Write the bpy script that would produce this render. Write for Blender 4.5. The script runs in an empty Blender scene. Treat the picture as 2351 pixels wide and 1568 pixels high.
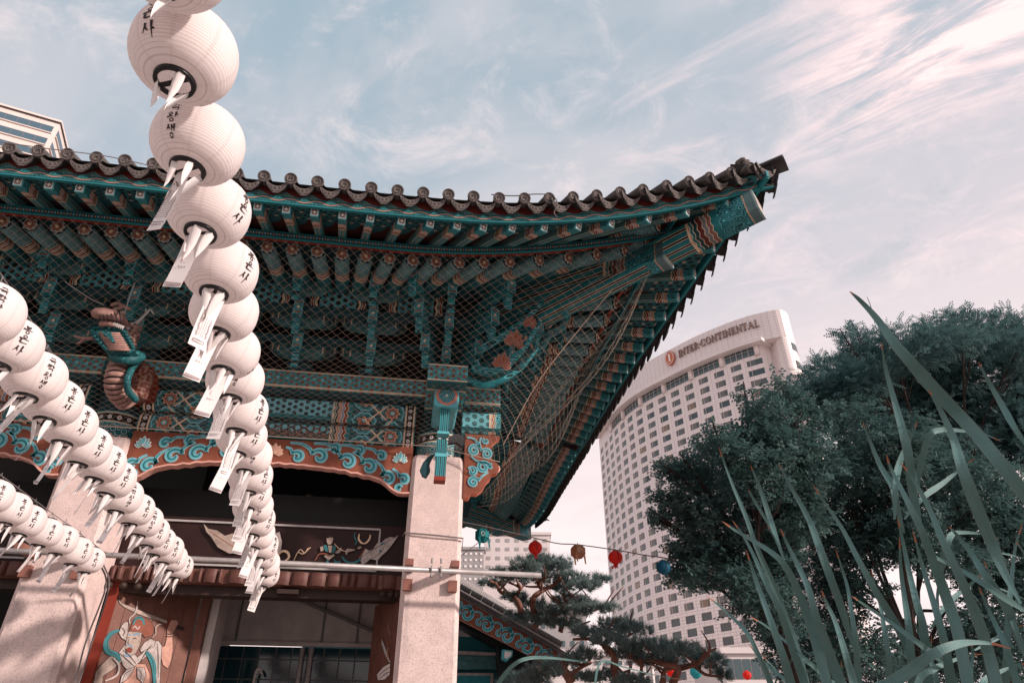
import bpy, math, random
import numpy as np
from mathutils import Vector, Matrix
R=math.radians; PI=math.pi
random.seed(7); RNG=np.random.default_rng(11)
sc=bpy.context.scene; COL=sc.collection

# ------------------------------------------------------------------ camera, sky, sun, exposure
CZ=1.3; LENS=24.0; PITCH=R(32.2); YAW=R(8.8)
FWD=Vector((math.sin(YAW)*math.cos(PITCH),math.cos(YAW)*math.cos(PITCH),math.sin(PITCH)))
RIGHT=Vector((math.cos(YAW),-math.sin(YAW),0)); UP=RIGHT.cross(FWD); EYE=Vector((0,0,CZ))
cam=bpy.data.cameras.new('camera'); cam.lens=LENS; cam.sensor_width=36; cam.clip_start=.05; cam.clip_end=4000
camo=bpy.data.objects.new('camera',cam); COL.objects.link(camo)
m=Matrix((RIGHT,UP,-FWD)).transposed().to_4x4(); m.translation=EYE; camo.matrix_world=m
sc.camera=camo

SUN_EL=R(21); SUN_H=Vector((.84,-.54,0)).normalized()
SUN=(SUN_H*math.cos(SUN_EL)+Vector((0,0,math.sin(SUN_EL)))).normalized()
sl=bpy.data.lights.new('sun','SUN'); sl.energy=4.1; sl.angle=R(3.0); sl.color=(1,.84,.77)
so=bpy.data.objects.new('sun',sl); COL.objects.link(so); so.rotation_euler=SUN.to_track_quat('Z','Y').to_euler(); so.location=(0,-20,30)
sc.view_settings.view_transform='Standard'; sc.view_settings.look='None'; sc.view_settings.exposure=.36; sc.view_settings.gamma=1

# ---- a tiny node expression language
class S:
    def __init__(s,nb,k): s.nb=nb; s.k=k
    def m(s,op,*o,clamp=False): return s.nb.math(op,s,*o,clamp=clamp)
    def __add__(s,o): return s.m('ADD',o)
    __radd__=__add__
    def __sub__(s,o): return s.m('SUBTRACT',o)
    def __rsub__(s,o): return s.nb.math('SUBTRACT',o,s)
    def __mul__(s,o): return s.m('MULTIPLY',o)
    __rmul__=__mul__
    def __truediv__(s,o): return s.m('DIVIDE',o)
    def __lt__(s,o): return s.m('LESS_THAN',o)
    def __gt__(s,o): return s.m('GREATER_THAN',o)
    def __abs__(s): return s.m('ABSOLUTE')
    def sin(s): return s.m('SINE')
    def cos(s): return s.m('COSINE')
    def fract(s): return s.m('FRACT')
    def floor(s): return s.m('FLOOR')
    def sq(s): return s.m('SQRT')
    def pw(s,e): return s.m('POWER',e)
    def mx(s,o): return s.m('MAXIMUM',o)
    def mn(s,o): return s.m('MINIMUM',o)
    def step(s,a,b):
        n=s.nb.n('ShaderNodeMapRange'); n.interpolation_type='SMOOTHSTEP'
        s.nb.set(n.inputs[0],s); n.inputs[1].default_value=a; n.inputs[2].default_value=b; return S(s.nb,n.outputs[0])
class NB:
    def __init__(s,nt): s.nt=nt
    def n(s,t): return s.nt.nodes.new(t)
    def set(s,i,v):
        if isinstance(v,S): s.nt.links.new(v.k,i)
        elif isinstance(v,(tuple,list)): i.default_value=(*v,1) if len(i.default_value)==4 and len(v)==3 else v
        else: i.default_value=v
    def math(s,op,*a,clamp=False):
        n=s.n('ShaderNodeMath'); n.operation=op; n.use_clamp=clamp
        for i,v in enumerate(a): s.set(n.inputs[i],v)
        return S(s,n.outputs[0])
    def coords(s,kind='Object'):
        t=s.n('ShaderNodeTexCoord'); x=s.n('ShaderNodeSeparateXYZ'); s.nt.links.new(t.outputs[kind],x.inputs[0])
        return S(s,x.outputs[0]),S(s,x.outputs[1]),S(s,x.outputs[2])
    def vec(s,x,y,z):
        c=s.n('ShaderNodeCombineXYZ')
        for i,v in enumerate((x,y,z)): s.set(c.inputs[i],v)
        return S(s,c.outputs[0])
    def tc(s,kind='Object'): return S(s,s.n('ShaderNodeTexCoord').outputs[kind])
    def noise(s,vec,scale,detail=3,rough=.55,dist=0):
        n=s.n('ShaderNodeTexNoise'); s.set(n.inputs['Vector'],vec); n.inputs['Scale'].default_value=scale
        n.inputs['Detail'].default_value=detail; n.inputs['Roughness'].default_value=rough; n.inputs['Distortion'].default_value=dist
        return S(s,n.outputs['Fac'])
    def voro(s,vec,scale,rnd=1.0,out='Distance'):
        n=s.n('ShaderNodeTexVoronoi'); s.set(n.inputs['Vector'],vec); n.inputs['Scale'].default_value=scale; n.inputs['Randomness'].default_value=rnd
        return S(s,n.outputs[out])
    def mix(s,f,a,b,mode='MIX'):
        n=s.n('ShaderNodeMix'); n.data_type='RGBA'; n.blend_type=mode
        s.set(n.inputs[0],f); s.set(n.inputs[6],a); s.set(n.inputs[7],b); return S(s,n.outputs[2])
    def nz(s):
        g=s.n('ShaderNodeNewGeometry'); x=s.n('ShaderNodeSeparateXYZ'); s.nt.links.new(g.outputs['Normal'],x.inputs[0]); return S(s,x.outputs[2])
    def facev(s,y,z):
        k=abs(s.nz())>.6; return z*(1-k)+y*k
    def atan2(s,a,b): return s.math('ARCTAN2',a,b)
    def rnd(s): return S(s,s.n('ShaderNodeObjectInfo').outputs['Random'])
MATS={}
def material(name,fn=None,col=(.5,.5,.5),rough=.7,dirt=.25,dscale=6,bump=0,bscale=40,metal=0,spec=.3):
    """fn(nb)->colour socket, or a plain colour with uneven wear"""
    mt=bpy.data.materials.new(name); mt.use_nodes=True; nt=mt.node_tree; nb=NB(nt)
    p=nt.nodes['Principled BSDF']; c=fn(nb) if fn else col
    if dirt:
        d=nb.noise(nb.tc('Object'),dscale,5,.65)
        f=d.step(.25,.75)*dirt+(1-dirt*.75)
        c=nb.mix(1.0,c,nb.vec(f,f,f),'MULTIPLY')
    nb.set(p.inputs['Base Color'],c); p.inputs['Roughness'].default_value=rough; p.inputs['Metallic'].default_value=metal
    p.inputs['Specular IOR Level'].default_value=spec
    if bump:
        b=nb.n('ShaderNodeBump'); b.inputs['Strength'].default_value=bump; b.inputs['Distance'].default_value=.01
        nb.set(b.inputs['Height'],nb.noise(nb.tc('Object'),bscale,4,.6)); nt.links.new(b.outputs[0],p.inputs['Normal'])
    MATS[name]=mt; return mt
def bsdf(name): return MATS[name].node_tree.nodes['Principled BSDF']

# ---- world: Nishita sky behind a veil of high thin cloud
w=bpy.data.worlds.new('World'); sc.world=w; w.use_nodes=True; nt=w.node_tree; nb=NB(nt); bg=nt.nodes['Background']
sky=nb.n('ShaderNodeTexSky'); sky.sky_type='NISHITA'; sky.sun_disc=False; sky.sun_elevation=SUN_EL; sky.sun_rotation=math.atan2(SUN_H.x,SUN_H.y)
sky.air_density=1; sky.dust_density=1.5; sky.ozone_density=1
dx,dy,dz=nb.coords('Generated')
h=dz.mx(.02)+.22
px,py=dx/h,dy/h
sa,sb_=px*.745-py*.667,px*.667+py*.745      # along and across the drift of the high cloud
base=nb.mix(.88,nb.mix(1.0,S(nb,sky.outputs[0]),(.1,.1,.1),'MULTIPLY'),(.335,.435,.505))
# pale rosy air towards the horizon and towards the evening side
lo=(1-dz.step(.10,.86)); ev=px.step(-.25,.9)*.75
base=nb.mix((lo*.85+ev*.45).mn(.95),base,(.76,.635,.65))
base=nb.mix((1-dz.step(.08,.60))*.95,base,(.96,.81,.79))
v1=nb.noise(nb.vec(sa*1.2,sb_*2.0,.3),1.9,4,.55,.5).step(.42,.68)
c=nb.mix(v1*.42,base,(.66,.60,.62))
v2=nb.noise(nb.vec(px,py*1.25,1.7),7.5,9,.68,.6).step(.47,.76)
c=nb.mix(v2*.62,c,(.80,.68,.685))
v3=nb.noise(nb.vec(sa*1.6,sb_*4.2,4.1),2.2,9,.66,.8).step(.50,.80)
c=nb.mix(v3*(ev*1.1+.16).mn(.75),c,(.98,.74,.73))
v5=nb.noise(nb.vec(sa*2.2,sb_*3.2,8.8),1.5,7,.62,.6).step(.52,.72)
c=nb.mix(v5*.40*(1-lo*.7),c,(.27,.375,.44))
band=1-abs(sb_-.73+sa*.04)*6.0; v4=nb.noise(nb.vec(sa*2.0,sb_*9,2.2),2.0,9,.66,.9).step(.36,.66)
c=nb.mix((v4*band.mx(0)*sa.step(-.10,.12)*1.5).mn(.92),c,(1.06,.78,.76))
nb.set(bg.inputs[0],c); bg.inputs[1].default_value=.98

# ------------------------------------------------------------------ helpers
FPX=2351*LENS/36
def ray(x,y): return RIGHT*(x-1175.5)-UP*(y-784)+FWD*FPX
def atY(x,y,Y): d=ray(x,y); return EYE+d*(Y/d.y)
def atX(x,y,X): d=ray(x,y); return EYE+d*(X/d.x)
def atZ(x,y,Z): d=ray(x,y); return EYE+d*((Z-CZ)/d.z)
def atD(x,y,D): return EYE+ray(x,y)*(D/FPX)
def onplane(x,y,p0,n): d=ray(x,y); return EYE+d*((p0-EYE).dot(n)/d.dot(n))
def zm(ox,oy,s): return lambda x,y:((ox+x/s)/1.63335,(oy+y/s)/1.63335)
W={}
def put(o,parent=None,M=None):
    COL.objects.link(o); M=M or Matrix(); W[o.name]=M
    if parent is not None:
        o.parent=parent; o.matrix_parent_inverse=W[parent.name].inverted()
    o.matrix_basis=M; return o
def tag(o,label=None,cat=None,group=None,kind=None):
    for k,v in (('label',label),('category',cat),('group',group),('kind',kind)):
        if v: o[k]=v
    return o
def empty(name,loc=(0,0,0),M=None,**kw):
    o=bpy.data.objects.new(name,None); o.empty_display_size=.2; put(o,None,M or Matrix.Translation(loc)); return tag(o,**kw)
def inst(name,me,parent=None,M=None,**kw):
    return tag(put(bpy.data.objects.new(name,me),parent,M),**kw)
def frame(o,x,z=None,y=None):
    """matrix with local X along x, Z close to z"""
    x=Vector(x).normalized(); z=Vector(z or (0,0,1)); y=z.cross(x).normalized(); z=x.cross(y)
    M=Matrix((x,y,z)).transposed().to_4x4(); M.translation=o; return M
def T(*p): return Matrix.Translation(p if len(p)==3 else p[0])
class MB:
    def __init__(s): s.v=[]; s.f=[]; s.m=[]; s.uv=[]
    def add(s,vs,fs,m=0,uv=None):
        b=len(s.v); s.v+= [tuple(p) for p in vs]
        for i,f in enumerate(fs):
            s.f.append(tuple(b+j for j in f)); s.m.append(m); s.uv.append(uv[i] if uv else None)
        return s
    def box(s,c,d,m=0,M=None,taper=1,bev=0):
        x,y,z=(k/2 for k in d); P=[]
        for sz in (-1,1):
            t=taper if sz<0 else 1
            for sx,sy in ((-1,-1),(1,-1),(1,1),(-1,1)): P.append(Vector((sx*x*t,sy*y*t,sz*z)))
        if M: P=[M@p for p in P]
        P=[p+Vector(c) for p in P]
        return s.add(P,[(3,2,1,0),(4,5,6,7),(0,1,5,4),(1,2,6,5),(2,3,7,6),(3,0,4,7)],m)
    def cbox(s,c,d,b,m=0):
        """box along X with chamfered long edges"""
        x,y,z=d[0]/2,d[1]/2,d[2]/2
        pr=[(-y+b,-z),(y-b,-z),(y,-z+b),(y,z-b),(y-b,z),(-y+b,z),(-y,z-b),(-y,-z+b)]
        V_=[(c[0]+sx*x,c[1]+p,c[2]+q) for sx in (-1,1) for p,q in pr]; n=8
        return s.add(V_,[tuple(range(n))[::-1],tuple(range(n,2*n))]+[(i,(i+1)%n,n+(i+1)%n,n+i) for i in range(n)],m)
    def tube(s,pts,r,n=8,m=0,caps=True,up=None,flat=1.0):
        pts=[Vector(p) for p in pts]; k=len(pts); rr=r if hasattr(r,'__len__') else [r]*k; V_=[]
        prev=None
        for i,p in enumerate(pts):
            t=(pts[min(i+1,k-1)]-pts[max(i-1,0)]).normalized()
            if prev is None: a=(Vector(up) if up else (Vector((0,0,1)) if abs(t.z)<.9 else Vector((1,0,0))))
            else: a=prev
            b=t.cross(a).normalized(); a=b.cross(t).normalized(); prev=a
            for j in range(n):
                q=2*PI*j/n; V_.append(p+(a*math.cos(q)*flat+b*math.sin(q))*rr[i])
        F_=[(i*n+j,i*n+(j+1)%n,(i+1)*n+(j+1)%n,(i+1)*n+j) for i in range(k-1) for j in range(n)]
        if caps: F_+=[tuple(range(n))[::-1],tuple(range((k-1)*n,k*n))]
        return s.add(V_,F_,m)
    def lathe(s,prof,n=24,m=0,M=None,close=False):
        V_=[]; 
        for r,z in prof:
            for j in range(n):
                q=2*PI*j/n; p=Vector((r*math.cos(q),r*math.sin(q),z)); V_.append(M@p if M else p)
        k=len(prof); F_=[(i*n+j,i*n+(j+1)%n,(i+1)*n+(j+1)%n,(i+1)*n+j) for i in range(k-1) for j in range(n)]
        if close: F_+=[tuple(range(n))[::-1],tuple(range((k-1)*n,k*n))]
        return s.add(V_,F_,m)
    def prism(s,poly,h,M=None,m=0,m2=None,z0=0):
        """2-D outline in local XY raised from z0 to z0+h"""
        n=len(poly); V_=[Vector((x,y,z)) for z in (z0,z0+h) for x,y in poly]
        if M: V_=[M@p for p in V_]
        a=sum(poly[i][0]*poly[(i+1)%n][1]-poly[(i+1)%n][0]*poly[i][1] for i in range(n))
        top=tuple(range(n,2*n)); bot=tuple(range(n))[::-1]; sd=[(i,(i+1)%n,n+(i+1)%n,n+i) for i in range(n)]
        if a<0: top=top[::-1]; bot=bot[::-1]; sd=[f[::-1] for f in sd]
        s.add(V_,[top],m); b=len(s.v)-2*n
        for f in [bot]+sd: s.f.append(tuple(b+j for j in f)); s.m.append(m if m2 is None else m2); s.uv.append(None)
        return s
    def stroke(s,pts,wd,h=.003,M=None,m=0,z0=0):
        """flat ribbon along a 2-D polyline, raised h"""
        pts=[Vector(p) for p in pts]; k=len(pts); ww=wd if hasattr(wd,'__len__') else [wd]*k
        L=[];Rr=[]
        for i,p in enumerate(pts):
            t=(pts[min(i+1,k-1)]-pts[max(i-1,0)]); t=t.normalized() if t.length>1e-9 else Vector((1,0)); nrm=Vector((-t.y,t.x))
            L.append(p+nrm*ww[i]/2); Rr.append(p-nrm*ww[i]/2)
        V_=[]
        for i in range(k):
            for q,z in ((L[i],z0),(Rr[i],z0),(L[i],z0+h),(Rr[i],z0+h)):
                v=Vector((q.x,q.y,z)); V_.append(M@v if M else v)
        F_=[]
        for i in range(k-1):
            a=4*i;b=a+4; F_+=[(a+2,a+3,b+3,b+2),(a,a+2,b+2,b),(a+3,a+1,b+1,b+3)]
        F_+=[(0,1,3,2),(4*k-4,4*k-2,4*k-1,4*k-3)]
        return s.add(V_,F_,m)
    def grid(s,fn,nu,nv,m=0,uvs=None,flip=False):
        V_=[fn(i/nu,j/nv) for i in range(nu+1) for j in range(nv+1)]; F_=[];U=[]
        for i in range(nu):
            for j in range(nv):
                q=(i*(nv+1)+j,(i+1)*(nv+1)+j,(i+1)*(nv+1)+j+1,i*(nv+1)+j+1)
                uq=[(i/nu,j/nv),((i+1)/nu,j/nv),((i+1)/nu,(j+1)/nv),(i/nu,(j+1)/nv)]
                if flip: q=q[::-1]; uq=uq[::-1]
                F_.append(q); U.append([(a*(uvs or (1,1))[0],b*(uvs or (1,1))[1]) for a,b in uq])
        return s.add(V_,F_,m,U)
    def sweep(s,pts,prof,m=0,closed=True):
        """profile (out,up) carried along a curve; out is to the right of travel. UV in metres"""
        pts=[Vector(p) for p in pts]; k=len(pts); n=len(prof); V_=[]; u=[0]
        for i,p in enumerate(pts):
            t=pts[min(i+1,k-1)]-pts[max(i-1,0)]; t=Vector((t.x,t.y,0)).normalized(); o=Vector((t.y,-t.x,0))
            for a,b in prof: V_.append(p+o*a+Vector((0,0,b)))
            if i: u.append(u[-1]+(p-pts[i-1]).length)
        vv=[0]
        for j in range(n): a=prof[j];b=prof[(j+1)%n]; vv.append(vv[-1]+math.hypot(a[0]-b[0],a[1]-b[1]))
        F_=[];U=[]
        for i in range(k-1):
            for j in range(n if closed else n-1):
                j2=(j+1)%n; F_.append((i*n+j,(i+1)*n+j,(i+1)*n+j2,i*n+j2)); U.append([(u[i],vv[j]),(u[i+1],vv[j]),(u[i+1],vv[j+1]),(u[i],vv[j+1])])
        if closed: F_+=[tuple(range(n))[::-1],tuple(range((k-1)*n,k*n))]; U+=[None,None]
        return s.add(V_,F_,m,U)
    def mesh(s,name,mats,smooth=False):
        me=bpy.data.meshes.new(name); me.from_pydata(s.v,[],s.f)
        for x in (mats if isinstance(mats,(list,tuple)) else [mats]): me.materials.append(MATS[x])
        me.polygons.foreach_set('material_index',s.m)
        if any(s.uv):
            ul=me.uv_layers.new(name='UVMap'); d=[]
            for f,u in zip(s.f,s.uv):
                for i in range(len(f)): d+= list(u[i]) if u else [0,0]
            ul.data.foreach_set('uv',d)
        if smooth: me.polygons.foreach_set('use_smooth',[True]*len(s.f))
        me.update(); return me
    def build(s,name,mats,parent=None,M=None,smooth=False,**kw):
        return inst(name,s.mesh(name,mats,smooth),parent,M,**kw)
def np_mesh(name,V_,F_,mats,mi=None,smooth=False):
    """fast mesh from numpy arrays, F_ (n,3) or (n,4)"""
    me=bpy.data.meshes.new(name); k=F_.shape[1]; n=len(F_)
    me.vertices.add(len(V_)); me.vertices.foreach_set('co',V_.astype(np.float32).ravel())
    me.loops.add(n*k); me.loops.foreach_set('vertex_index',F_.astype(np.int32).ravel())
    me.polygons.add(n); me.polygons.foreach_set('loop_start',np.arange(0,n*k,k,dtype=np.int32)); me.polygons.foreach_set('loop_total',np.full(n,k,dtype=np.int32))
    for x in mats: me.materials.append(MATS[x])
    if mi is not None: me.polygons.foreach_set('material_index',mi.astype(np.int32))
    if smooth: me.polygons.foreach_set('use_smooth',[True]*n)
    me.update(calc_edges=True); return me
def cl(t): return min(max(t,0),1)
def spline(pts,n):
    P=[Vector(p) for p in pts]; P=[P[0]*2-P[1]]+P+[P[-1]*2-P[-2]]; out=[]
    for i in range(1,len(P)-2):
        for j in range(n):
            t=j/n; a,b,c,d=P[i-1],P[i],P[i+1],P[i+2]
            out.append(.5*((2*b)+(c-a)*t+(2*a-5*b+4*c-d)*t*t+(3*b-a-3*c+d)*t**3))
    out.append(P[-2]); return out

# ------------------------------------------------------------------ painted-wood colours and patterns
TE=(.012,.150,.168); TD=(.006,.045,.054); TL=(.10,.40,.45); CY=(.135,.41,.47); RD=(.21,.030,.016); BR=(.235,.070,.040)
CR=(.70,.50,.34); BK=(.007,.009,.010); OR=(.55,.17,.10); BL=(.15,.24,.33); GR=(.30,.30,.31); PK=(.62,.33,.27)
material('teal',col=TE); material('teal_dark',col=TD); material('teal_light',col=TL); material('cyan',col=CY,rough=.6); material('red_paint',col=RD); material('brown_paint',col=BR,dirt=.4)
material('cream_paint',col=CR); material('black_paint',col=BK); material('orange_paint',col=OR); material('grey_paint',col=(.42,.40,.39)); material('pink_paint',col=PK); material('blue_paint',col=BL)
material('white_paint',col=(.72,.66,.63)); material('shade_black',col=(.012,.012,.013))  # last one: near-black that puts the hall interior's shade into the board colour
def rings(nb,x,y,sc,cols,k=6.0):
    """cloud-scroll look: nested rings round scattered centres"""
    d=nb.voro(nb.vec(x,y,0),sc,.75)
    t=(d*k+nb.noise(nb.vec(x,y,.3),sc*.8,2)*.8).fract()
    c=nb.mix(t>.34,cols[0],cols[1]); c=nb.mix(t>.62,c,cols[2]); return nb.mix(t>.86,c,cols[3])
def lattice(nb,u,v,s,bg,line,dot,wd=.11):
    a=(u*s); b=(u*.5+v*.866)*s; c=(v*.866-u*.5)*s
    la=abs(a.fract()-.5); lb=abs(b.fract()-.5); lc=abs(c.fract()-.5)
    r=nb.voro(nb.vec(u,v,0),s*1.15,0.0)
    L=la.mn(lb).mn(lc)<wd
    c0=nb.mix(L,bg,line); n=(la.mx(lb).mx(lc))<.21
    return nb.mix(n,c0,dot)
def wavebands(nb,u,v,edges,cols,amp=.012,freq=55):
    t=u+(v*freq).sin()*amp; c=cols[0]
    for e,k in zip(edges,cols[1:]):
        c=nb.mix(t>e,c,k); 
        c=nb.mix((abs(t-e)<.004),c,CR)
    return c
def medallion(nb,u,v,cu,cv,r0,first=True):
    x=u-cu;y=v-cv; r=(x*x+y*y).sq()/r0; th=nb.atan2(y,x)
    pet=r+abs((th*5).cos())*-.09
    c=nb.mix(pet<.94,BK,CY); c=nb.mix(pet<.80,c,TE); c=nb.mix(r<.62,c,BK)
    pet2=r-abs((th*4).cos())*.18
    c=nb.mix(pet2<.42,c,CR); c=nb.mix(pet2<.36,c,(.36,.11,.07)); c=nb.mix(r<.26,c,BK); c=nb.mix(r<.22,c,CY); c=nb.mix(r<.1,c,CR)
    return c, (pet<1.0)
# ------------------------------------------------------------------ temple gate: pattern materials
def m_granite(nb):
    o=nb.tc('Object'); a=nb.noise(o,95,2,.5); b=nb.noise(o,210,2,.5); s=nb.noise(o,2.2,4,.6)
    c=nb.mix(s,(.70,.55,.51),(.60,.475,.445)); c=nb.mix((a>.60)*.65,c,(.24,.20,.20)); c=nb.mix((b>.60)*.55,c,(.80,.66,.61))
    g=nb.noise(nb.vec(nb.coords()[0]*1.0,nb.coords()[1],nb.coords()[2]*.18),5,4,.6)
    return nb.mix((g.step(.52,.72))*.42,c,(.27,.235,.23))
material('granite',m_granite,rough=.85,dirt=.2,bump=.25,bscale=120)
def beam_fn(kind,half=1.65,hh=.15):
    def fn(nb):
        x,y,z=nb.coords(); v=nb.facev(y,z); t=half-abs(x)
        if kind==1: mid=lattice(nb,x,v,14,(.012,.03,.034),CY,(.36,.15,.10),.15)
        else: mid=nb.mix(v+(x*90).sin()*.02>.0,lattice(nb,x,v,13,(.20,.10,.075),(.03,.05,.05),CR,.10),lattice(nb,x+.02,v,13,CY,(.05,.03,.03),(.42,.2,.15),.12))
        mid=nb.mix(abs(v)>hh-.028,mid,TE); mid=nb.mix(abs(abs(v)-(hh-.034))<.006,mid,BK)
        md,mk=medallion(nb,t,v,.30,0,.155); c2=nb.mix(nb.voro(nb.vec(t,v,0),30,.6)<.25,(.010,.060,.07),TE); c=nb.mix(mk,c2,md)
        md2,mk2=medallion(nb,t,v,.645,.16,.155); c=nb.mix(mk2,c,md2); md3,mk3=medallion(nb,t,v,.645,-.16,.155); c=nb.mix(mk3,c,md3)
        dd=abs(abs(t-.47)*1.0-abs(v)*1.05); c=nb.mix(dd<.014,c,CR)
        bands=wavebands(nb,t,v,(.86,.90,.935,.97,1.005,1.03),(TE,RD,BL,(.40,.20,.15),TD,TE,CR),.011,62)
        c=nb.mix(t>.80,c,bands); c=nb.mix(t>1.045,c,mid)
        b=nb.mix((abs((t-.075)*1.0)<.042),rings(nb,t,v,16,(TD,BL,TE,TL)),BK)
        fx=((v*11).fract()-.5)/11; fr=(fx*fx+(t-.075)*(t-.075)).sq(); b=nb.mix(fr<.024,b,(.66,.60,.58)); b=nb.mix(fr<.007,b,BK)
        b=nb.mix(abs(abs(t-.075)-.052)<.011,b,CR); b=nb.mix(abs(abs(t-.075)-.07)<.009,b,TE)
        return nb.mix(t<.15,c,b)
    return fn
material('beam_upper',beam_fn(1),rough=.6,dirt=.35); material('beam_lower',beam_fn(2),rough=.6,dirt=.35)
def m_plate(nb):
    x,y,z=nb.coords(); v=nb.facev(y*.4,z); c=lattice(nb,x,v,15,(.17,.055,.040),(.05,.24,.26),(.02,.05,.055),.17); c=nb.mix((nb.voro(nb.vec(x,v,0),9,.1)<.2),c,TL)
    c=nb.mix(abs(v)>.098,c,(.02,.10,.11)); return nb.mix(abs(abs(v)-.104)<.007,c,CR)
material('plate_pattern',m_plate,rough=.65,dirt=.4)
def m_fly(nb):
    x,y,z=nb.coords(); v=y+z
    t=rings(nb,x*1.0,v,26,(TE,TL,TD,TE),5)
    b=wavebands(nb,x,v,(.14,.175,.21,.245,.275),(TE,(.40,.20,.15),(.30,.30,.31),RD,TD,TE),.010,90)
    c=nb.mix(x>.125,t,b); s=nb.mix(abs((v*24).fract()-.5)<.10,TE,BK); s=nb.mix(abs(abs((v*24).fract()-.5)-.13)<.045,s,(.45,.38,.30))
    c=nb.mix(x>.285,c,s); c=nb.mix(abs(x-.282)<.006,c,CR); return nb.mix(x<.014,c,TL)
material('flying_rafter_paint',m_fly,rough=.65,dirt=.4,dscale=9)
def m_flyend(nb):
    x,y,z=nb.coords(); r=abs(y)+abs(z)*.9; q=abs(y).mx(abs(z)*.9)
    c=nb.mix(q<.034,(.22,.44,.46),(.36,.20,.16)); c=nb.mix(r<.034,c,BK); rr=(y*y+z*z).sq(); th=nb.atan2(y,z)
    c=nb.mix((rr-abs((th*2).cos())*.012)<.011,c,(.66,.58,.54)); return nb.mix(abs(q-.033)<.0035,c,(.50,.62,.62))
material('flying_rafter_end',m_flyend,rough=.6,dirt=.3)
def m_round(nb):
    x,y,z=nb.coords(); th=nb.atan2(y,z); v=th*.09
    c=rings(nb,x,v,17,((.040,.185,.20),(.14,.335,.36),(.010,.035,.04),(.28,.26,.23)),4.5)
    b=wavebands(nb,x,v,(.44,.48,.52,.56,.60),((.04,.18,.2),(.16,.06,.045),(.24,.22,.2),(.13,.04,.03),(.30,.23,.16),(.014,.11,.125)),.008,50)
    c=nb.mix(x>.42,c,b); return nb.mix(x<.012,c,BK)
material('round_rafter_paint',m_round,rough=.7,dirt=.5,dscale=9)
def m_strip_up(nb):
    u,v,_=nb.coords('UV'); vv=v-.045
    wv=(u*(2*PI/.272)).sin()*.018; c=nb.mix(abs(vv)<2,BK,(.012,.045,.05)); d=nb.voro(nb.vec(u,v,0),26,.25)
    r=(d*5.5).fract(); c=nb.mix((r>.45)*(d<.62),c,(.035,.25,.27)); c=nb.mix(abs(vv-wv)<.012,c,(.015,.02,.02)); c=nb.mix(abs(vv-wv)<.0075,c,(.36,.21,.16))
    c=nb.mix(abs(vv)>.035,c,TE); return nb.mix(abs(abs(vv)-.034)<.0035,c,BK)
material('strip_wave',m_strip_up,rough=.6,dirt=.3)
def m_strip_lo(nb):
    u,v,_=nb.coords('UV'); vv=v-.045; p=.062; fx=((u/p).fract()-.5)*p; r=(fx*fx+vv*vv).sq()
    c=nb.mix(abs(vv)<.028,TE,BK); c=nb.mix(abs(r-.021)<.0045,c,TE); c=nb.mix(abs(fx)+abs(vv)<.0125,c,BL); c=nb.mix(r<.0055,c,(.75,.78,.80))
    fy=abs(((u/p+.5).fract()-.5)*p); c=nb.mix((fy<.006)*(abs(vv)<.017),c,(.42,.14,.09)); return c
material('strip_dots',m_strip_lo,rough=.6,dirt=.3)
def m_eave_red(nb):
    u,v,_=nb.coords('UV'); p=.272; f=((u/p+.5).fract()-.5)*p; d=abs(f)*.62+v
    fan=nb.atan2(f,v+.02); st=abs(((fan*9)/PI).fract()-.5)
    c=nb.mix((d<.075)*(st<.34),(.115,.016,.012),(.07,.27,.27)); return nb.mix((d<.018),c,CR)
material('eave_board_red',m_eave_red,rough=.65,dirt=.35)
def m_soffit(nb):
    u,v,_=nb.coords('UV'); c=lattice(nb,u,v,17,(.010,.022,.025),(.018,.12,.135),(.03,.03,.03),.14)
    r=nb.voro(nb.vec(u,v,0),8.5,0); c=nb.mix(r<.16,c,(.33,.28,.23))
    k=(v-.30); fx=((u/.29).fract()-.5)*.29; rr=(fx*fx+k*k).sq()
    s=(rr*34).fract(); s=nb.mix(s>.5,(.012,.05,.06),(.016,.12,.14)); return nb.mix(v>.26,c,nb.mix(rr<.11,(.05,.012,.010),s))
material('soffit_pattern',m_soffit,rough=.7,dirt=.35)
def m_swirl(nb):
    x,y,z=nb.coords(); c=rings(nb,x+y*.3,z+y*.6,14,(TE,(.030,.22,.24),(.008,.020,.024),(.30,.30,.26)),4); return c
material('swirl_teal',m_swirl,rough=.7,dirt=.4)
def m_panel(nb):
    x,y,z=nb.coords(); t=.36-abs(x); c=lattice(nb,x,z,12,(.022,.014,.014),(.045,.29,.33),(.40,.08,.045),.15)
    c=nb.mix(t<.13,c,wavebands(nb,t,z,(.03,.06,.085,.105),(TD,RD,TE,CR,BK),.008,45)); return c
material('bracket_panel',m_panel,rough=.7,dirt=.4)
def m_tongue(nb):
    x,y,z=nb.coords(); z=z*.8; x=x*.9; r=(x*x+z*z).sq(); c=nb.mix(abs(z)>.05,TE,(.40,.15,.10)); c=nb.mix(abs(z)>.068,c,TL); c=nb.mix(abs(z)>.082,c,TE); c=nb.mix(abs(z)<.047,c,TL)
    c=nb.mix(abs((r*60).fract()-.5)<.2,c,TD); c=nb.mix(r<.016,c,CR); c=nb.mix(abs(x)>.044,c,TL); return c
material('tongue_face_paint',m_tongue,rough=.6,dirt=.25)
def m_tside(nb):
    x,y,z=nb.coords(); c=rings(nb,y,z,9,((.020,.20,.22),TE,(.008,.03,.035),TL),4); return c
material('tongue_side',m_tside,rough=.65,dirt=.3)
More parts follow.
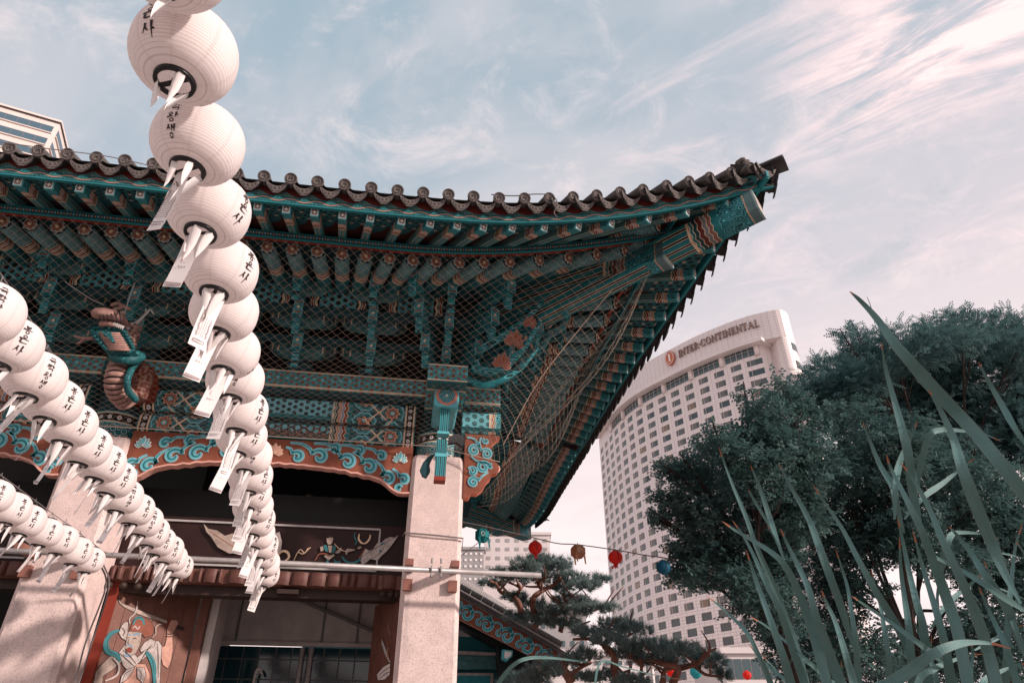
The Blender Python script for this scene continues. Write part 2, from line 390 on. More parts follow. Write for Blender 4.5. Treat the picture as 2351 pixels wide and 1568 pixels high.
def m_boss(nb):
    x,y,z=nb.coords(); r=(x*x+z*z).sq(); th=nb.atan2(x,z); q=abs(x).mx(abs(z)); d=(x*x*x*x+z*z*z*z).pw(.25)
    c=nb.mix(d<.125,TL,BL); c=nb.mix(abs((r-abs((th*2).cos())*.012)-.107)<.014,c,OR); c=nb.mix(r<.092,c,TD); c=nb.mix((abs((r*44+(th*4).sin()*.3).fract()-.5)<.24)*(r<.088),c,TL); c=nb.mix(r<.022,c,TL); return nb.mix(r<.014,c,(.75,.58,.36))
material('boss_paint',m_boss,rough=.55,dirt=.2)
def m_drum(nb):
    x,y,z=nb.coords(); th=nb.atan2(x,y)*.3; c=rings(nb,th,z,11,(TE,TD,TL,PK),4)
    c=nb.mix(z>.24,c,BK); fx=((th*9).fract()-.5)/9; fz=z-.29; r=(fx*fx+fz*fz).sq(); c=nb.mix(r<.026,c,(.68,.62,.60)); c=nb.mix(r<.008,c,BK)
    c=nb.mix(abs(abs(z-.29)-.056)<.008,c,CR); c=nb.mix(abs(abs(z-.29)-.07)<.007,c,TL); c=nb.mix(z>.375,c,TD)
    return nb.mix(z+(th*34).sin()*.025<.055,c,(.46,.27,.22))
material('drum_paint',m_drum,rough=.6,dirt=.3)
def m_stripes(nb):
    x,y,z=nb.coords(); f=((x+y)*22).fract(); c=nb.mix(abs(f-.5)<.14,TE,BK); return nb.mix(abs(abs(f-.5)-.19)<.05,c,TL)
material('post_stripes',m_stripes,rough=.6,dirt=.3)
def m_chunye(nb):
    x,y,z=nb.coords(); v=y+z
    t=rings(nb,x,v,11,(TE,TD,TL,TE),4); b=wavebands(nb,x,v,(.50,.55,.60,.66,.71,.75),(TE,(.20,.10,.075),(.16,.17,.18),(.11,.022,.015),TD,TE,(.4,.3,.2)),.008,48)
    c=nb.mix(x>.42,t,b); s=nb.mix(abs((v*8).fract()-.5)<.12,TE,BK); s=nb.mix(abs(abs((v*8).fract()-.5)-.15)<.03,s,CR)
    c=nb.mix(x>.78,c,s); c=nb.mix(abs(x-.775)<.012,c,CR); c=nb.mix(x<.09,c,(.10,.17,.18)); return nb.mix(abs(x-.10)<.008,c,(.5,.33,.22))
material('corner_beam_paint',m_chunye,rough=.6,dirt=.45)
def m_chend(nb):
    x,y,z=nb.coords(); q=abs(y).mx(abs(z)); r=(y*y+z*z).sq(); c=nb.mix(q<.115,(.25,.36,.36),(.42,.38,.33)); c=nb.mix(abs(r-.085)<.008,c,(.35,.22,.15)); c=nb.mix((abs(y)<.03)*(abs(z)<.05),c,(.12,.20,.22)); return nb.mix((abs(y)<.012)*(abs(z)<.07),c,(.55,.45,.30))
material('corner_beam_end',m_chend,rough=.6,dirt=.4)
material('tile_grey',col=(.10,.09,.088),rough=.8,dirt=.55,dscale=14,bump=.5,bscale=60)
material('tile_face',col=(.135,.115,.108),rough=.75,dirt=.5,dscale=30,bump=.6,bscale=70)
material('tile_dark',col=(.045,.044,.046),rough=.85,dirt=.4,dscale=10,bump=.4,bscale=40)
material('petal_brown',col=(.24,.10,.068),dirt=.5,dscale=60); material('petal_blue',col=(.12,.27,.30)); material('flower_heart',col=(.45,.33,.22))
material('faded_pink',col=(.26,.15,.125),dirt=.4,dscale=15); material('net_twine',col=(.52,.40,.32),rough=.9,dirt=0); material('net_dark',col=(.05,.05,.05),rough=.9,dirt=0)

# ------------------------------------------------------------------ temple gate
gate=empty('temple_gate',(-3.6,11.3,0),label='painted teal temple gate with upswept tiled eaves and granite columns',cat='temple gate')
DG=8.63; YM=11.3
def refl(p): return Vector((DG-p[1],DG-p[0],p[2]))
sb=lambda X:cl((X+.8)/4.5)**2.2
Yt=lambda X:5.46-.60*sb(X); Yf=lambda X:5.64-.56*sb(X); Yr=lambda X:6.30-.45*sb(X)
zt=lambda X:6.53+.50*cl((X-.7)/3.1)**1.6; zf=lambda X:6.305+.50*cl((X-.3)/3.4)**2.0; zr=lambda X:6.305+.45*cl((X+.2)/3.2)**1.7
def fan(X): return float(np.interp(X,[-1.3,-.9,-.5,.02,.9,1.6,2.5,3.5],[0,-.1,-.22,-.36,-.52,-.66,-.82,-.97]))
XE=3.775; XL=-7.0
def rearp(p,base): return Vector((base+(p.x-base)*.25,2*YM-p.y,p.z-.02*cl((p.x-base)/.5)))
def three(P,D,base):
    """a point and inward direction on the front eave -> the same on the side eave and the rear half of it"""
    P=Vector(P);D=Vector(D); yield P,D
    if P.x>-2.62:
        q=refl(P); d=Vector((-D.y,-D.x,D.z)); yield q,d; yield rearp(q,base),Vector((d.x,-d.y,d.z))
def eave_pts(Y,z,dy=0,dz=0,end=XE,base=3.17,n=70):
    f=[Vector((XL+(end-XL)*i/n,0,0)) for i in range(n+1)]; f=[Vector((p.x,Y(p.x)+dy,z(p.x)+dz)) for p in f]
    s=[refl(p) for p in f if p.x>-2.68][::-1]; r=[rearp(p,base) for p in s][::-1]
    return f,s+r[1:]
# columns (front pair, next bay, rear row)
cm=MB(); h=.325
def colring(s,z,c=.05): return [(x*s,y*s,z) for x,y in ((-h+c,-h),(h-c,-h),(h,-h+c),(h,h-c),(h-c,h),(-h+c,h),(-h,h-c),(-h,-h+c))]
V_=[];
for s,z in ((1.05,0),(1.03,2.1),(1.0,4.50),(.985,4.58),(.93,4.63)): V_+=colring(s,z)
cm.add(V_,[(i*8+j,i*8+(j+1)%8,(i+1)*8+(j+1)%8,(i+1)*8+j) for i in range(4) for j in range(8)]+[tuple(range(32,40))])
cme=cm.mesh('column','granite')
dm=MB().lathe([(.29,0),(.295,.1),(.295,.44),(.28,.46),(.28,.76)],32); dme=dm.mesh('column_top','drum_paint',True)
COLX=(.315,-3.62,-7.55)
for X in COLX:
    for Y in (8.32,14.28):
        c=inst('column',cme,gate,T(X,Y,0)); inst('column_top',dme,c,T(X,Y,4.60))
        if Y<9: b=MB().lathe([(.52,0),(.52,.12),(.46,.2),(.42,.3)],32,close=True).build('column_base','granite',c,T(X,Y,0))
# beams between columns, front and rear
bu=MB(); bu.cbox((0,0,0),(3.3,.32,.30),.05); bume=bu.mesh('tie_beam','beam_upper'); bl=MB(); bl.cbox((0,0,0),(3.3,.30,.26),.05); blme=bl.mesh('tie_beam','beam_lower')
for X in (-1.655,-5.585):
    for Y in (8.18,14.3):
        inst('tie_beam',bume,gate,T(X,Y,5.175)); inst('tie_beam',blme,gate,T(X,Y+.015,4.865))
sd=MB(); sd.cbox((0,0,0),(5.3,.30,.58),.05); sd.build('tie_beam','beam_upper',gate,frame(Vector((.32,11.3,5.03)),(0,1,0)))
# plates on top of the beams
pm=MB(); pm.cbox((0,0,0),(3.52,.50,.25),.012); pme=pm.mesh('plate_beam','plate_pattern')
for X in (-1.66,-5.59): inst('plate_beam',pme,gate,T(X,8.15,5.51))
for X in (-1.66,-5.59): MB().cbox((0,0,0),(3.5,.40,.055),.015).build('plate_lip','teal_dark',gate,T(X,8.14,5.354))
MB().cbox((0,0,0),(6.6,.5,.25),.012).build('plate_beam','plate_pattern',gate,frame(Vector((.45,11.3,5.51)),(0,1,0)))
# projecting beam ends at the corner column
MB().cbox((0,0,0),(.47,.5,.26),.012).build('plate_end','plate_pattern',gate,T(.835,8.15,5.455))
MB().cbox((0,0,0),(.48,.95,.26),.012).build('plate_end','plate_pattern',gate,T(.335,7.68,5.37))
def m_beamend(nb):
    x,y,z=nb.coords(); v=nb.facev(y,z); c=lattice(nb,x,v,11,(.04,.12,.13),(.13,.44,.50),(.42,.22,.19),.13); c=nb.mix(x>.10,c,wavebands(nb,x,v,(.12,.135,.16,.18),(CR,TL,(.42,.14,.09),TE,TL),.008,60))
    c=nb.mix(x>.195,c,rings(nb,x,v,13,(TL,TD,TE,TL),4)); return nb.mix(v<-.135,c,TE)
material('beam_end_paint',m_beamend,rough=.55,dirt=.25)
MB().cbox((0,0,0),(.50,.34,.32),.06).build('beam_end','beam_end_paint',gate,T(.84,8.17,5.15))
bo=MB()
def rsq(s,y,n=6,c=.35):
    r=s*c; out=[]
    for cx_,cz_,a0 in ((1,1,0),(-1,1,90),(-1,-1,180),(1,-1,270)):
        for i in range(n+1):
            a=R(a0+90*i/n); out.append((cx_*(s-r)+r*math.cos(a),y,cz_*(s-r)+r*math.sin(a)))
    return out
rg=[rsq(.135,-.40),rsq(.15,-.385),rsq(.15,.3)]; nn=len(rg[0])
bo.add(sum(rg,[]),[tuple(range(nn))]+[(i*nn+j,(i+1)*nn+j,(i+1)*nn+(j+1)%nn,i*nn+(j+1)%nn) for i in range(2) for j in range(nn)])
boss=bo.build('beam_boss','boss_paint',gate,T(.345,7.80,5.165))
# striped hanging tongue under the boss, with red foot and side leaf
hp=MB(); hp.box((0,0,0),(.11,.11,.34),0); hp.box((-.012,.01,-.47),(.125,.12,.46),0)
tg=hp.build('hanging_tongue','post_stripes',gate,T(.335,7.52,4.86))
MB().box((0,0,0),(.13,.13,.05)).build('tongue_foot','red_paint',tg,T(.322,7.53,4.135))
MB().box((0,0,0),(.14,.13,.04)).build('tongue_collar','teal_light',tg,T(.322,7.53,4.42))
MB().box((0,0,0),(.14,.13,.03)).build('tongue_collar','teal_light',tg,T(.33,7.52,4.70))
lf=MB(); lf.prism([(0,0),(.05,-.02),(.09,.06),(.075,.14),(.10,.22),(.13,.27),(.06,.24),(.0,.16),(-.03,.07)],.05,frame(Vector((.12,7.58,4.18)),(1,0,0),(0,-1,0)).to_4x4()); lf.build('tongue_leaf','teal_dark',tg)
lf=MB(); lf.prism([(0,0),(.10,.02),(.17,-.03),(.19,.08),(.12,.13),(.06,.12),(0,.07)],.07,frame(Vector((.40,7.60,4.60)),(1,0,0),(0,-1,0)).to_4x4()); lf.build('tongue_leaf','tile_dark',tg)

# carved scroll boards below the beams: each scroll is a raised ribbon of its own
XZ=lambda X,Y,Z: frame(Vector((X,Y,Z)),(1,0,0),(0,-1,0))   # local XY = world X,Z ; local Z towards the viewer
def spiral(cx,cz,r,a0,turns,hand=1,lead=None,n=20):
    pts=[] if lead is None else [Vector(p) for p in lead]
    for i in range(n+1):
        t=i/n; a=a0+hand*2*PI*turns*t; q=r*(1-.80*t); pts.append(Vector((cx+q*math.cos(a),cz+q*math.sin(a))))
    return pts
def scroll(parent,M,pts,w,name='scroll_carving',cols=('grey_paint','cyan','teal')):
    if len(pts)>3 and (pts[1]-pts[0]).length>.03: pts=spline(pts[::1],2)
    k=len(pts); tp=[min(1,.35+2.2*i/k)*min(1,(.55+ (k-1-i)*1.3/k)) for i in range(k)]
    b=MB(); b.stroke(pts,[w*t+.008 for t in tp],.010,M,0); b.stroke(pts,[w*t for t in tp],.014,M,1); b.stroke(pts[2:-2],[w*t*.26 for t in tp][2:-2],.016,M,2)
    return b.build(name,list(cols),parent)
def lotus(parent,M,s,cols=('pink_paint','white_paint'),name='lotus_carving',n=7):
    b=MB()
    for k in range(n):
        a=R(-80+160*k/(n-1)); L=s*(1-.25*abs(math.sin(a))); w_=s*.27
        pl=[(0,0),(w_*.8,L*.45),(w_*.5,L*.8),(0,L),(-w_*.5,L*.8),(-w_*.8,L*.45)]
        rot=Matrix.Rotation(-a,4,'Z'); b.prism(pl,.010+.003*(n-abs(k-n//2)*2),M@rot,1); b.prism([(x*.74,y*.78+L*.1) for x,y in pl],.013+.003*(n-abs(k-n//2)*2),M@rot,0)
    return b.build(name,list(cols),parent)
def scroll_board(Xc,Y):
    half=1.65; out=[]
    N=46
    def low(t): # t distance from centre 0..1.65 -> z of lower edge
        base=float(np.interp(t,[0,.35,.8,1.25,1.40,1.47,1.65],[-.31,-.32,-.35,-.43,-.52,-.60,-.60])); return base+.018*abs(math.sin(t*PI/.155))
    top=[(-half,0),(half,0)]; bot=[(half-2*half*i/N, low(abs(half-2*half*i/N))) for i in range(N+1)]
    M=XZ(Xc,Y,4.735); b=MB(); b.prism(top+bot,.10,M,0,1); bd=b.build('scroll_board',['brown_paint','orange_paint'],gate)
    # lighter moulded rim under the edge
    rim=MB(); rim.stroke([(x,z-.008) for x,z in bot],.022,.115,M,0); rim.build('board_rim','pink_paint',bd)
    M2=XZ(Xc,Y-.100,4.735)
    for s in (-1,1):
        for cx_,cz_,r,a0,tn,hd,ld in ((.27,-.215,.070,2.6,.95,-1,((.12,-.10),(.18,-.12))),(.53,-.20,.095,2.8,.98,-1,((.16,-.04),(.30,-.045),(.41,-.11))),(.70,-.085,.055,2.4,.9,-1,((.44,-.03),(.58,-.025))),
             (.87,-.245,.098,2.8,1.0,-1,((.58,-.10),(.70,-.10),(.78,-.17))),(.99,-.09,.058,2.4,.9,-1,((.76,-.03),(.88,-.03))),(1.13,-.295,.095,2.8,1.0,-1,((.92,-.11),(1.0,-.15),(1.05,-.21))),(1.26,-.14,.055,2.6,.9,-1,((1.05,-.05),(1.16,-.06))),
             (1.37,-.43,.085,2.8,.98,-1,((1.19,-.20),(1.28,-.27),(1.32,-.35))),(1.56,-.43,.062,2.6,.9,-1,((1.42,-.30),(1.49,-.35))),(1.52,-.54,.035,.4,.8,1,None)):
            pts=spiral(cx_,cz_,r,a0,tn,hd,ld); pts=[Vector((p.x*s,p.y)) for p in pts]; scroll(bd,M2,pts,.074)
        lotus(bd,M2@T(s*1.50,-.20,0),.13,('teal_light','white_paint'))
    lotus(bd,M2@T(0,-.20,0),.14,('pink_paint','cream_paint'))
scroll_board(-1.655,8.14); scroll_board(-5.585,8.14)
# scroll bracket on the far side of the corner column
M=XZ(.64,8.13,4.95); b=MB()
ol=[(0,.0),(.44,.0),(.445,-.03),(.40,-.06),(.35,-.12),(.33,-.2),(.34,-.28),(.36,-.34),(.42,-.38),(.44,-.44),(.41,-.50),(.35,-.52),(.33,-.58),(.28,-.63),(.24,-.72),(.17,-.78),(.10,-.78),(.07,-.84),(0,-.84)]
b.prism(ol,.12,M,0,1); sbk=b.build('scroll_bracket',['brown_paint','orange_paint'],gate)
M2=XZ(.64,8.01,4.95)
for a_ in ((.12,-.22,.075,.6,1.2,1,((.02,-.05),(.12,-.07))),(.27,-.26,.07,2.6,1.2,-1,((.20,-.04),(.18,-.12))),(.24,-.44,.08,.6,1.2,1,((.08,-.30),(.15,-.36))),(.10,-.50,.06,2.6,1.1,-1,None),(.12,-.64,.065,.4,1.2,1,((.30,-.50),(.22,-.56))),(.33,-.42,.03,1,.8,1,None),(.26,-.08,.035,2,.9,1,None)):
    scroll(sbk,M2,spiral(*a_),.050)
bu_=MB().lathe([(.001,-.05),(.035,-.04),(.05,0),(.035,.04),(.001,.05)],14); bu_.build('bud_carving','pink_paint',sbk,T(1.05,8.06,4.52),True)

# purlin boards and bracket sets under the eaves
brk=[-6.4,-5.3,-4.40,-3.45,-2.52,-1.55,-.64]
def tongue(parent,P,d,L=.95,s=1.0,face=True,curl=True):
    """one projecting bracket tongue: P tip, d outward direction"""
    M=frame(Vector(P),-Vector(d))
    prof=[(0,.0),(.03,.10),(.10,.13),(L,.13),(L,-.05),(.30,-.05),(.20,-.09),(.12,-.20),(.08,-.34),(.05,-.35),(.03,-.22),(.005,-.10)]
    b=MB(); b.prism([(x*s,y*s) for x,y in prof],.085*s,M@Matrix.Rotation(R(90),4,'X')@T(0,0,-.0425*s),0); t=b.build('bracket_tongue','tongue_side',parent)
    if face:
        f=MB(); f.prism([(-.056,-.135),(0,-.165),(.056,-.135),(.056,.105),(0,.160),(-.056,.105)],.012,None); 
        g=MB(); g.v=[(v[0],v[2]*-1,v[1]) for v in f.v]; g.f=f.f; g.m=f.m; g.uv=f.uv
        me=FACE_ME or g.mesh('tongue_face','tongue_face_paint')
        globals()['FACE_ME']=me
        Mo=frame(Vector(P)+Vector(d)*.012,Vector((0,0,1)).cross(Vector(d)).normalized()); inst('tongue_face',me,t,Mo)
    return t
FACE_ME=None
blk=MB(); blk.box((0,0,.045),(.17,.15,.05),0); blk.box((0,0,-.005),(.17,.15,.05),0,taper=.68); blk.box((0,-.080,.035),(.13,.006,.035),1,taper=.8)
BLK=blk.mesh('bearing_block',['teal','teal_light'])
ctr=(.42,); arms={}
def arm(L):
    if L not in arms:
        b=MB(); b.prism([(-L/2,.12),(L/2,.12),(L/2,.03),(L/2-.05,-.02),(L/2-.12,-.055),(-L/2+.12,-.055),(-L/2+.05,-.02),(-L/2,.03)],.085,Matrix.Rotation(R(90),4,'X')@T(0,0,-.042),0)
        for s in (-1,1):
            b.stroke([(s*(L/2-.03),.11),(s*(L/2-.03),.02)],.014,.004,Matrix.Rotation(R(90),4,'X')@T(0,0,.042),1)
        arms[L]=b.mesh('bracket_arm',['swirl_teal','cream_paint'])
    return arms[L]
def bracket_set(X,side=0):
    base=(lambda x,y,z:(x,y,z)) if not side else (lambda x,y,z:tuple(refl((x,y,z))))
    r0=Matrix.Rotation(R(90),4,'Z') if side else Matrix()
    root=MB(); root.box((0,0,0),(.34,.34,.14),0,taper=.7); st=root.build('bracket_set','teal_dark',gate,T(*base(X,8.12,5.70)))
    for k in range(3):
        y=8.00-.34*k; z=5.86+.27*k
        tongue(st,base(X,y-.42,z+.02),Vector((1,0,0)) if side else Vector((0,-1,0)))
        for L,dy in ((.62,.0),(.86,.20)):
            yy=y+dy-.1; inst('bracket_arm',arm(L),st,T(*base(X,yy,z+(.0 if dy==0 else .13)))@r0)
            for q in (-1,0,1): inst('bearing_block',BLK,st,T(*base(X+q*(L/2-.08),yy,z+.14+(.0 if dy==0 else .13)))@r0)
for X in brk: bracket_set(X)
for X in (-.64,-1.75,-2.9,-4.0,-4.9): bracket_set(X,1)
# corner set: tongues fanning out on the diagonal, with lotus flowers
cs=MB().box((0,0,0),(.36,.36,.14),0,taper=.7).build('bracket_set','teal_dark',gate,T(.315,8.32,5.72))
for k in range(3):
    z=5.88+.27*k; e=.42+.34*k
    for d in ((0,-1,0),(1,0,0)): tongue(cs,Vector((.315,8.32,z))+Vector(d)*(e+.32),d)
    for d in ((-.30,-1,0),(.45,-1,0),(1,-.45,0),(1,-1,0)):
        dv=Vector(d).normalized(); L=(e+.45)*(1.35 if d==(1,-1,0) else 1.12); tongue(cs,Vector((.315,8.32,z+.02))+dv*L,dv,L)
for k,(e,z,s) in enumerate(((.95,5.82,.20),(1.35,6.08,.22),(1.62,6.30,.2))):
    dv=Vector((1,-.75,0)).normalized(); P=Vector((.315,8.32,z))+dv*e
    lotus(cs,frame(P,Vector((.6,.8,0)),Vector((.6,-.7,-.35))),s,('pink_paint','cream_paint'),'lotus_carving',7)
    b=MB(); b.tube(spline([Vector((.315,8.32,z-.12))+dv*(.3),P+Vector((0,0,-.16)),P+dv*.25+Vector((0,0,-.02)),P+dv*.38+Vector((0,0,.2))],5),[.07,.07,.07,.068,.066,.064,.06,.058,.055,.05,.046,.042,.036,.03,.02,.01],8,0); b.build('curled_tongue','swirl_teal',cs,None,True)
for pts,r in (([(1085,848),(1140,852),(1200,802),(1242,735)],.062),([(1098,806),(1160,768),(1215,726),(1248,690)],.055),([(1070,870),(1120,885),(1190,850),(1235,800)],.045)):
    q=spline([atY(x,y,7.25-.1*k) for k,(x,y) in enumerate(pts)],6); n_=len(q); MB().tube(q,[r*(1-.75*(i/n_)**2) for i in range(n_)],10,0).build('curled_tongue','tongue_side',cs,None,True)
for x,y,s_ in ((1178,778,.22),(1150,828,.20),(1215,735,.16)): lotus(cs,frame(atY(x,y+14,6.95),Vector((.9,.35,0)),Vector((.2,-.8,-.35))),s_*.9,('brown_paint','faded_pink'),'lotus_carving',7)
# patterned panels, long purlin boards, outer purlin
pnl=MB(); pnl.box((0,0,0),(.72,.03,.34),0); PNL=pnl.mesh('bracket_panel','bracket_panel')
for i in range(len(brk)-1): inst('bracket_panel',PNL,gate,T((brk[i]+brk[i+1])/2,7.33,6.42))
inst('bracket_panel',PNL,gate,T(-.12,7.33,6.42))
for zc,yc,hh in ((6.20,7.35,.09),(6.64,7.32,.1),(5.98,7.72,.08)):
    MB().cbox((0,0,0),(7.6,.10,hh),.01).build('purlin_board','teal_dark',gate,T(-3.2,yc,zc))
    MB().cbox((0,0,0),(7.0,.10,hh),.01).build('purlin_board','teal_dark',gate,frame(refl((-3.0,yc,zc)),(0,1,0)))
MB().tube([(-7,7.45,6.86),(1.1,7.45,6.86)],.11,16).build('purlin','swirl_teal',gate,None,True)
MB().tube([(1.18,7.3,6.86),(1.18,15.3,6.86)],.11,16).build('purlin','swirl_teal',gate,None,True)
# boarding behind the brackets and over the hall
MB().box((0,0,0),(7.4,.06,2.0)).build('bracket_wall','shade_black',gate,T(-3.3,8.36,6.64)); MB().box((0,0,0),(.06,5.8,2.0)).build('bracket_wall','shade_black',gate,T(.36,11.3,6.64))
MB().box((0,0,0),(7.4,.06,2.0)).build('bracket_wall','shade_black',gate,T(-3.3,14.25,6.64))
MB().box((0,0,0),(7.9,5.9,.08)).build('hall_ceiling','shade_black',gate,T(-3.6,11.3,5.72))

# eaves: strips, boards, rafters
fpts,spts=eave_pts(Yf,zf,0,0,3.72)
def pair(name,prof,mt,Y,z,dy,dz,end,base):
    f,s=eave_pts(Y,z,dy,dz,end,base)
    for c in (f,s): MB().sweep(c,prof).build(name,mt,gate)
# travel along +X on the front, +Y on the side: outside is to the right
pair('upper_eave_strip',[(.05,0),(.05,.09),(.02,.09),(.02,0)],'strip_wave',Yf,zf,-.02,.024,3.75,2.99)
pair('upper_strip_lip',[(.056,-.012),(.056,.008),(.020,.008),(.020,-.012)],'teal',Yf,zf,-.02,.018,3.74,2.99)
pair('eave_board',[(.035,0),(.045,.14),(.015,.14),(.005,0)],'eave_board_red',Yf,zf,-.02,.115,3.70,2.99)
pair('lower_eave_strip',[(.03,0),(.03,.09),(.005,.09),(.005,0)],'strip_dots',Yr,zr,-.15,.0,3.35,2.33)
pair('lower_strip_backing',[(.0,0),(.0,.10),(-.04,.10),(-.04,0)],'red_paint',Yr,zr,-.06,.07,3.35,2.33)
def sheet(name,mt,Y0,z0,dz0,Y1,z1,dz1,e0,e1,slope,L,vlen):
    f0=lambda s:XL+(e0-XL)*s; f1=lambda s:XL+(e1-XL)*s
    def fr(s,t):
        a=f0(s);b=f1(s); A=Vector((a,Y0(a),z0(a)+dz0)); B=Vector((b,Y1(b)+L,z1(b)+dz1)); return A.lerp(B,t)
    MB().grid(fr,70,3,0,(e0-XL,vlen),True).build(name,mt,gate)
    s0=(-2.67-XL)/(e0-XL); g=lambda s,t: refl(fr(s0+(1-s0)*s,t)); MB().grid(g,40,3,0,(e0+2.67,vlen)).build(name,mt,gate)
    def rr(s,t): return rearp(g(s,t),2.6)
    MB().grid(rr,40,3,0,(e0+2.67,vlen),True).build(name,mt,gate)
sheet('soffit_board','soffit_pattern',Yf,zf,.058,Yr,zr,.275,3.74,3.2,.2,.06,.62)
sheet('rafter_board','teal_dark',Yr,zr,.10,Yr,lambda X:6.75+.18*cl(X/2.6),.11,3.3,.6,.27,1.75,1.8)
fb=MB(); Lf=.95; fb.box((Lf/2,0,0),(Lf,.086,.098),0); FLY=fb.mesh('flying_rafter','flying_rafter_paint')
fe=MB(); fe.box((-.004,0,0),(.008,.082,.094),0); FLE=fe.mesh('rafter_end','flying_rafter_end')
flyX=[-.95-.29*i for i in range(20,0,-1)]+[-.95,-.658,-.328,-.021,.27,.553,.866,1.218,1.592,1.958,2.368,2.798,3.25]
for X in flyX:
    d=Vector((fan(X),1,0)).normalized(); d.z=.30
    for P,D in three((X,Yf(X),zf(X)),d,2.99):
        M=frame(P,D); r=inst('flying_rafter',FLY,gate,M); inst('rafter_end',FLE,r,M)
rb=MB(); rb.tube([(0,0,0),(.9,0,0),(2.3,0,0)],[.084,.088,.092],18); RND=rb.mesh('round_rafter','round_rafter_paint',True)
pe=MB(); pe.prism([(0,.0),(.017,.018),(.024,.038),(.016,.056),(0,.067),(-.016,.056),(-.024,.038),(-.017,.018)],.010,None,0,1); PET=pe.mesh('flower_petal',['petal_brown','cream_paint'])
p2=MB(); p2.prism([(0,.03),(.014,.05),(.016,.066),(0,.080),(-.016,.066),(-.014,.05)],.006,None,0,1); PE2=p2.mesh('flower_sepal',['petal_blue','white_paint'])
hb=MB().lathe([(.020,0),(.020,.010),(.014,.016),(.001,.018)],14); HRT=hb.mesh('flower_heart','flower_heart',True)
rndX=[-.993-.275*i for i in range(17,0,-1)]+[-.993,-.722,-.456,-.187,.078,.346,.631,.938,1.289,1.637,1.978,2.321,2.62,2.9]
for X in rndX:
    d=Vector((fan(X),1,0)).normalized(); d.z=.24
    for k,(P,D) in enumerate(three((X,Yr(X),zr(X)),d,2.33)):
        M=frame(P,D); r=inst('round_rafter',RND,gate,M)
        if k==0 and X>-5 or (k==1 and X>.5):
            F=M@Matrix(((0,0,-1,0),(-1,0,0,0),(0,1,0,0),(0,0,0,1)))
            for a in range(8):
                if a%1==0: inst('flower_petal',PET,r,F@Matrix.Rotation(a*PI/4+PI/8,4,'Z')@T(0,0,.004))
                inst('flower_sepal',PE2,r,F@Matrix.Rotation(a*PI/4,4,'Z')@T(0,0,.002))
            inst('flower_heart',HRT,r,F@T(0,0,.01))
# corner hip beams
DN=Vector((1,1,0)).normalized(); DP=Vector((.315,8.315,0))
A2=onplane(1738,472,DP,DN); A1=onplane(1532,585,DP,DN)
def hip(tip,w,hh,L,slope,nm):
    d=Vector((-1,1,0)).normalized(); d.z=slope; M=frame(tip,d); b=MB(); b.cbox((L/2,0,0),(L,w,hh),.012); o=b.build(nm,'corner_beam_paint',gate,M)
    MB().box((-.012,0,0),(.022,w*.98,hh*.98)).build('hip_beam_end','corner_beam_end',o,M); return o
hip(A2,.25,.28,2.9,-.10,'hip_beam'); hip(A1,.25,.27,3.6,.10,'hip_beam')
def rearM(P): return Vector((P.x-.42,2*YM-P.y+.1,P.z))
for P,w_,hh,L in ((A2,.30,.34,2.9),(A1,.27,.3,3.4)):
    d=Vector((-1,-1,0)).normalized(); d.z=-.03; M=frame(rearM(P),d); MB().cbox((L/2,0,0),(L,w_,hh),.012).build('hip_beam','corner_beam_paint',gate,M)

# roof: slopes with tile courses, cap and drip tiles each on its own, hip ridge
rise=lambda d:.36*d+.045*d*d
def slope_pt(X,t):
    y0=Yt(X); y1=max(y0+.01,min(DG-X,YM)); y=y0+(y1-y0)*t; return Vector((X,y,zt(X)+rise(y-y0)))
rib=.272; n=int((XE-XL)/rib)*8
def rf(s,t):
    X=XL+(XE-XL)*s; p=slope_pt(X,t); return p+Vector((0,0,.035*max(0,math.cos(2*PI*(X-.15)/rib))-.02))
roof=MB().grid(rf,n,8).build('roof_slope','tile_grey',gate)
s0=(-2.67-XL)/(XE-XL)
rs=MB(); rs.grid(lambda s,t:refl(rf(s0+(1-s0)*s,t)),190,8,0,None,True); rs.grid(lambda s,t:rearp(refl(rf(s0+(1-s0)*s,t)),3.17),190,8); rs.build('roof_slope','tile_grey',gate)
MB().grid(lambda s,t:(lambda p:Vector((p.x,2*YM-p.y,p.z)))(rf(s,t)),n//2,6,0,None,True).build('roof_slope','tile_grey',gate)
MB().tube([(XL,YM,9.9),(-2.6,YM,9.9)],[.3,.3],10,0,True,None,1.4).build('main_ridge','tile_grey',gate)
# under-tile boarding that closes the eave edge
f,s=eave_pts(Yt,zt,.0,-.03,3.25,3.17)
for c in (f,s): MB().sweep(c,[(-.10,.045),(-.10,.065),(-.33,.15),(-.33,.12)]).build('tile_bed','tile_dark',gate)
ct=MB(); Nn=20
ct.tube([(0,0,0),(.5,0,0)],.058,Nn,0); ct.lathe([(.058,0),(.066,.0),(.067,-.012),(.064,-.022),(.055,-.022),(.051,-.016),(.001,-.016)],Nn,1,Matrix.Rotation(R(90),4,'Y'))
for k in range(20):
    a=2*PI*k/20; ct.box((-.023,.059*math.cos(a),.059*math.sin(a)),(.008,.009,.009),1)
for k in range(5): # raised curl on the disc
    a=k*1.3; ct.tube([(-.019,(.010+.008*k)*math.cos(a+q*.35),(.010+.008*k)*math.sin(a+q*.35)) for q in range(6)],.0055,5,1)
CAP=ct.mesh('cap_tile',['tile_grey','tile_face'],True)
dt=MB(); wv=.118
def droptop(x): return -.066+.066*(x/wv)**2
pl=[(x,droptop(x)) for x in np.linspace(wv,-wv,13)]; bt=[]
for x in np.linspace(-wv,wv,15): bt.append((x,droptop(x)-.026-.060*(1-(abs(x)/wv)**2.2)+.007*abs(math.cos(x/wv*PI*2.2))))
Md=Matrix(((0,0,-1,0),(-1,0,0,0),(0,1,0,0),(0,0,0,1)))
dt.prism(pl+bt,.016,Md,1,0)
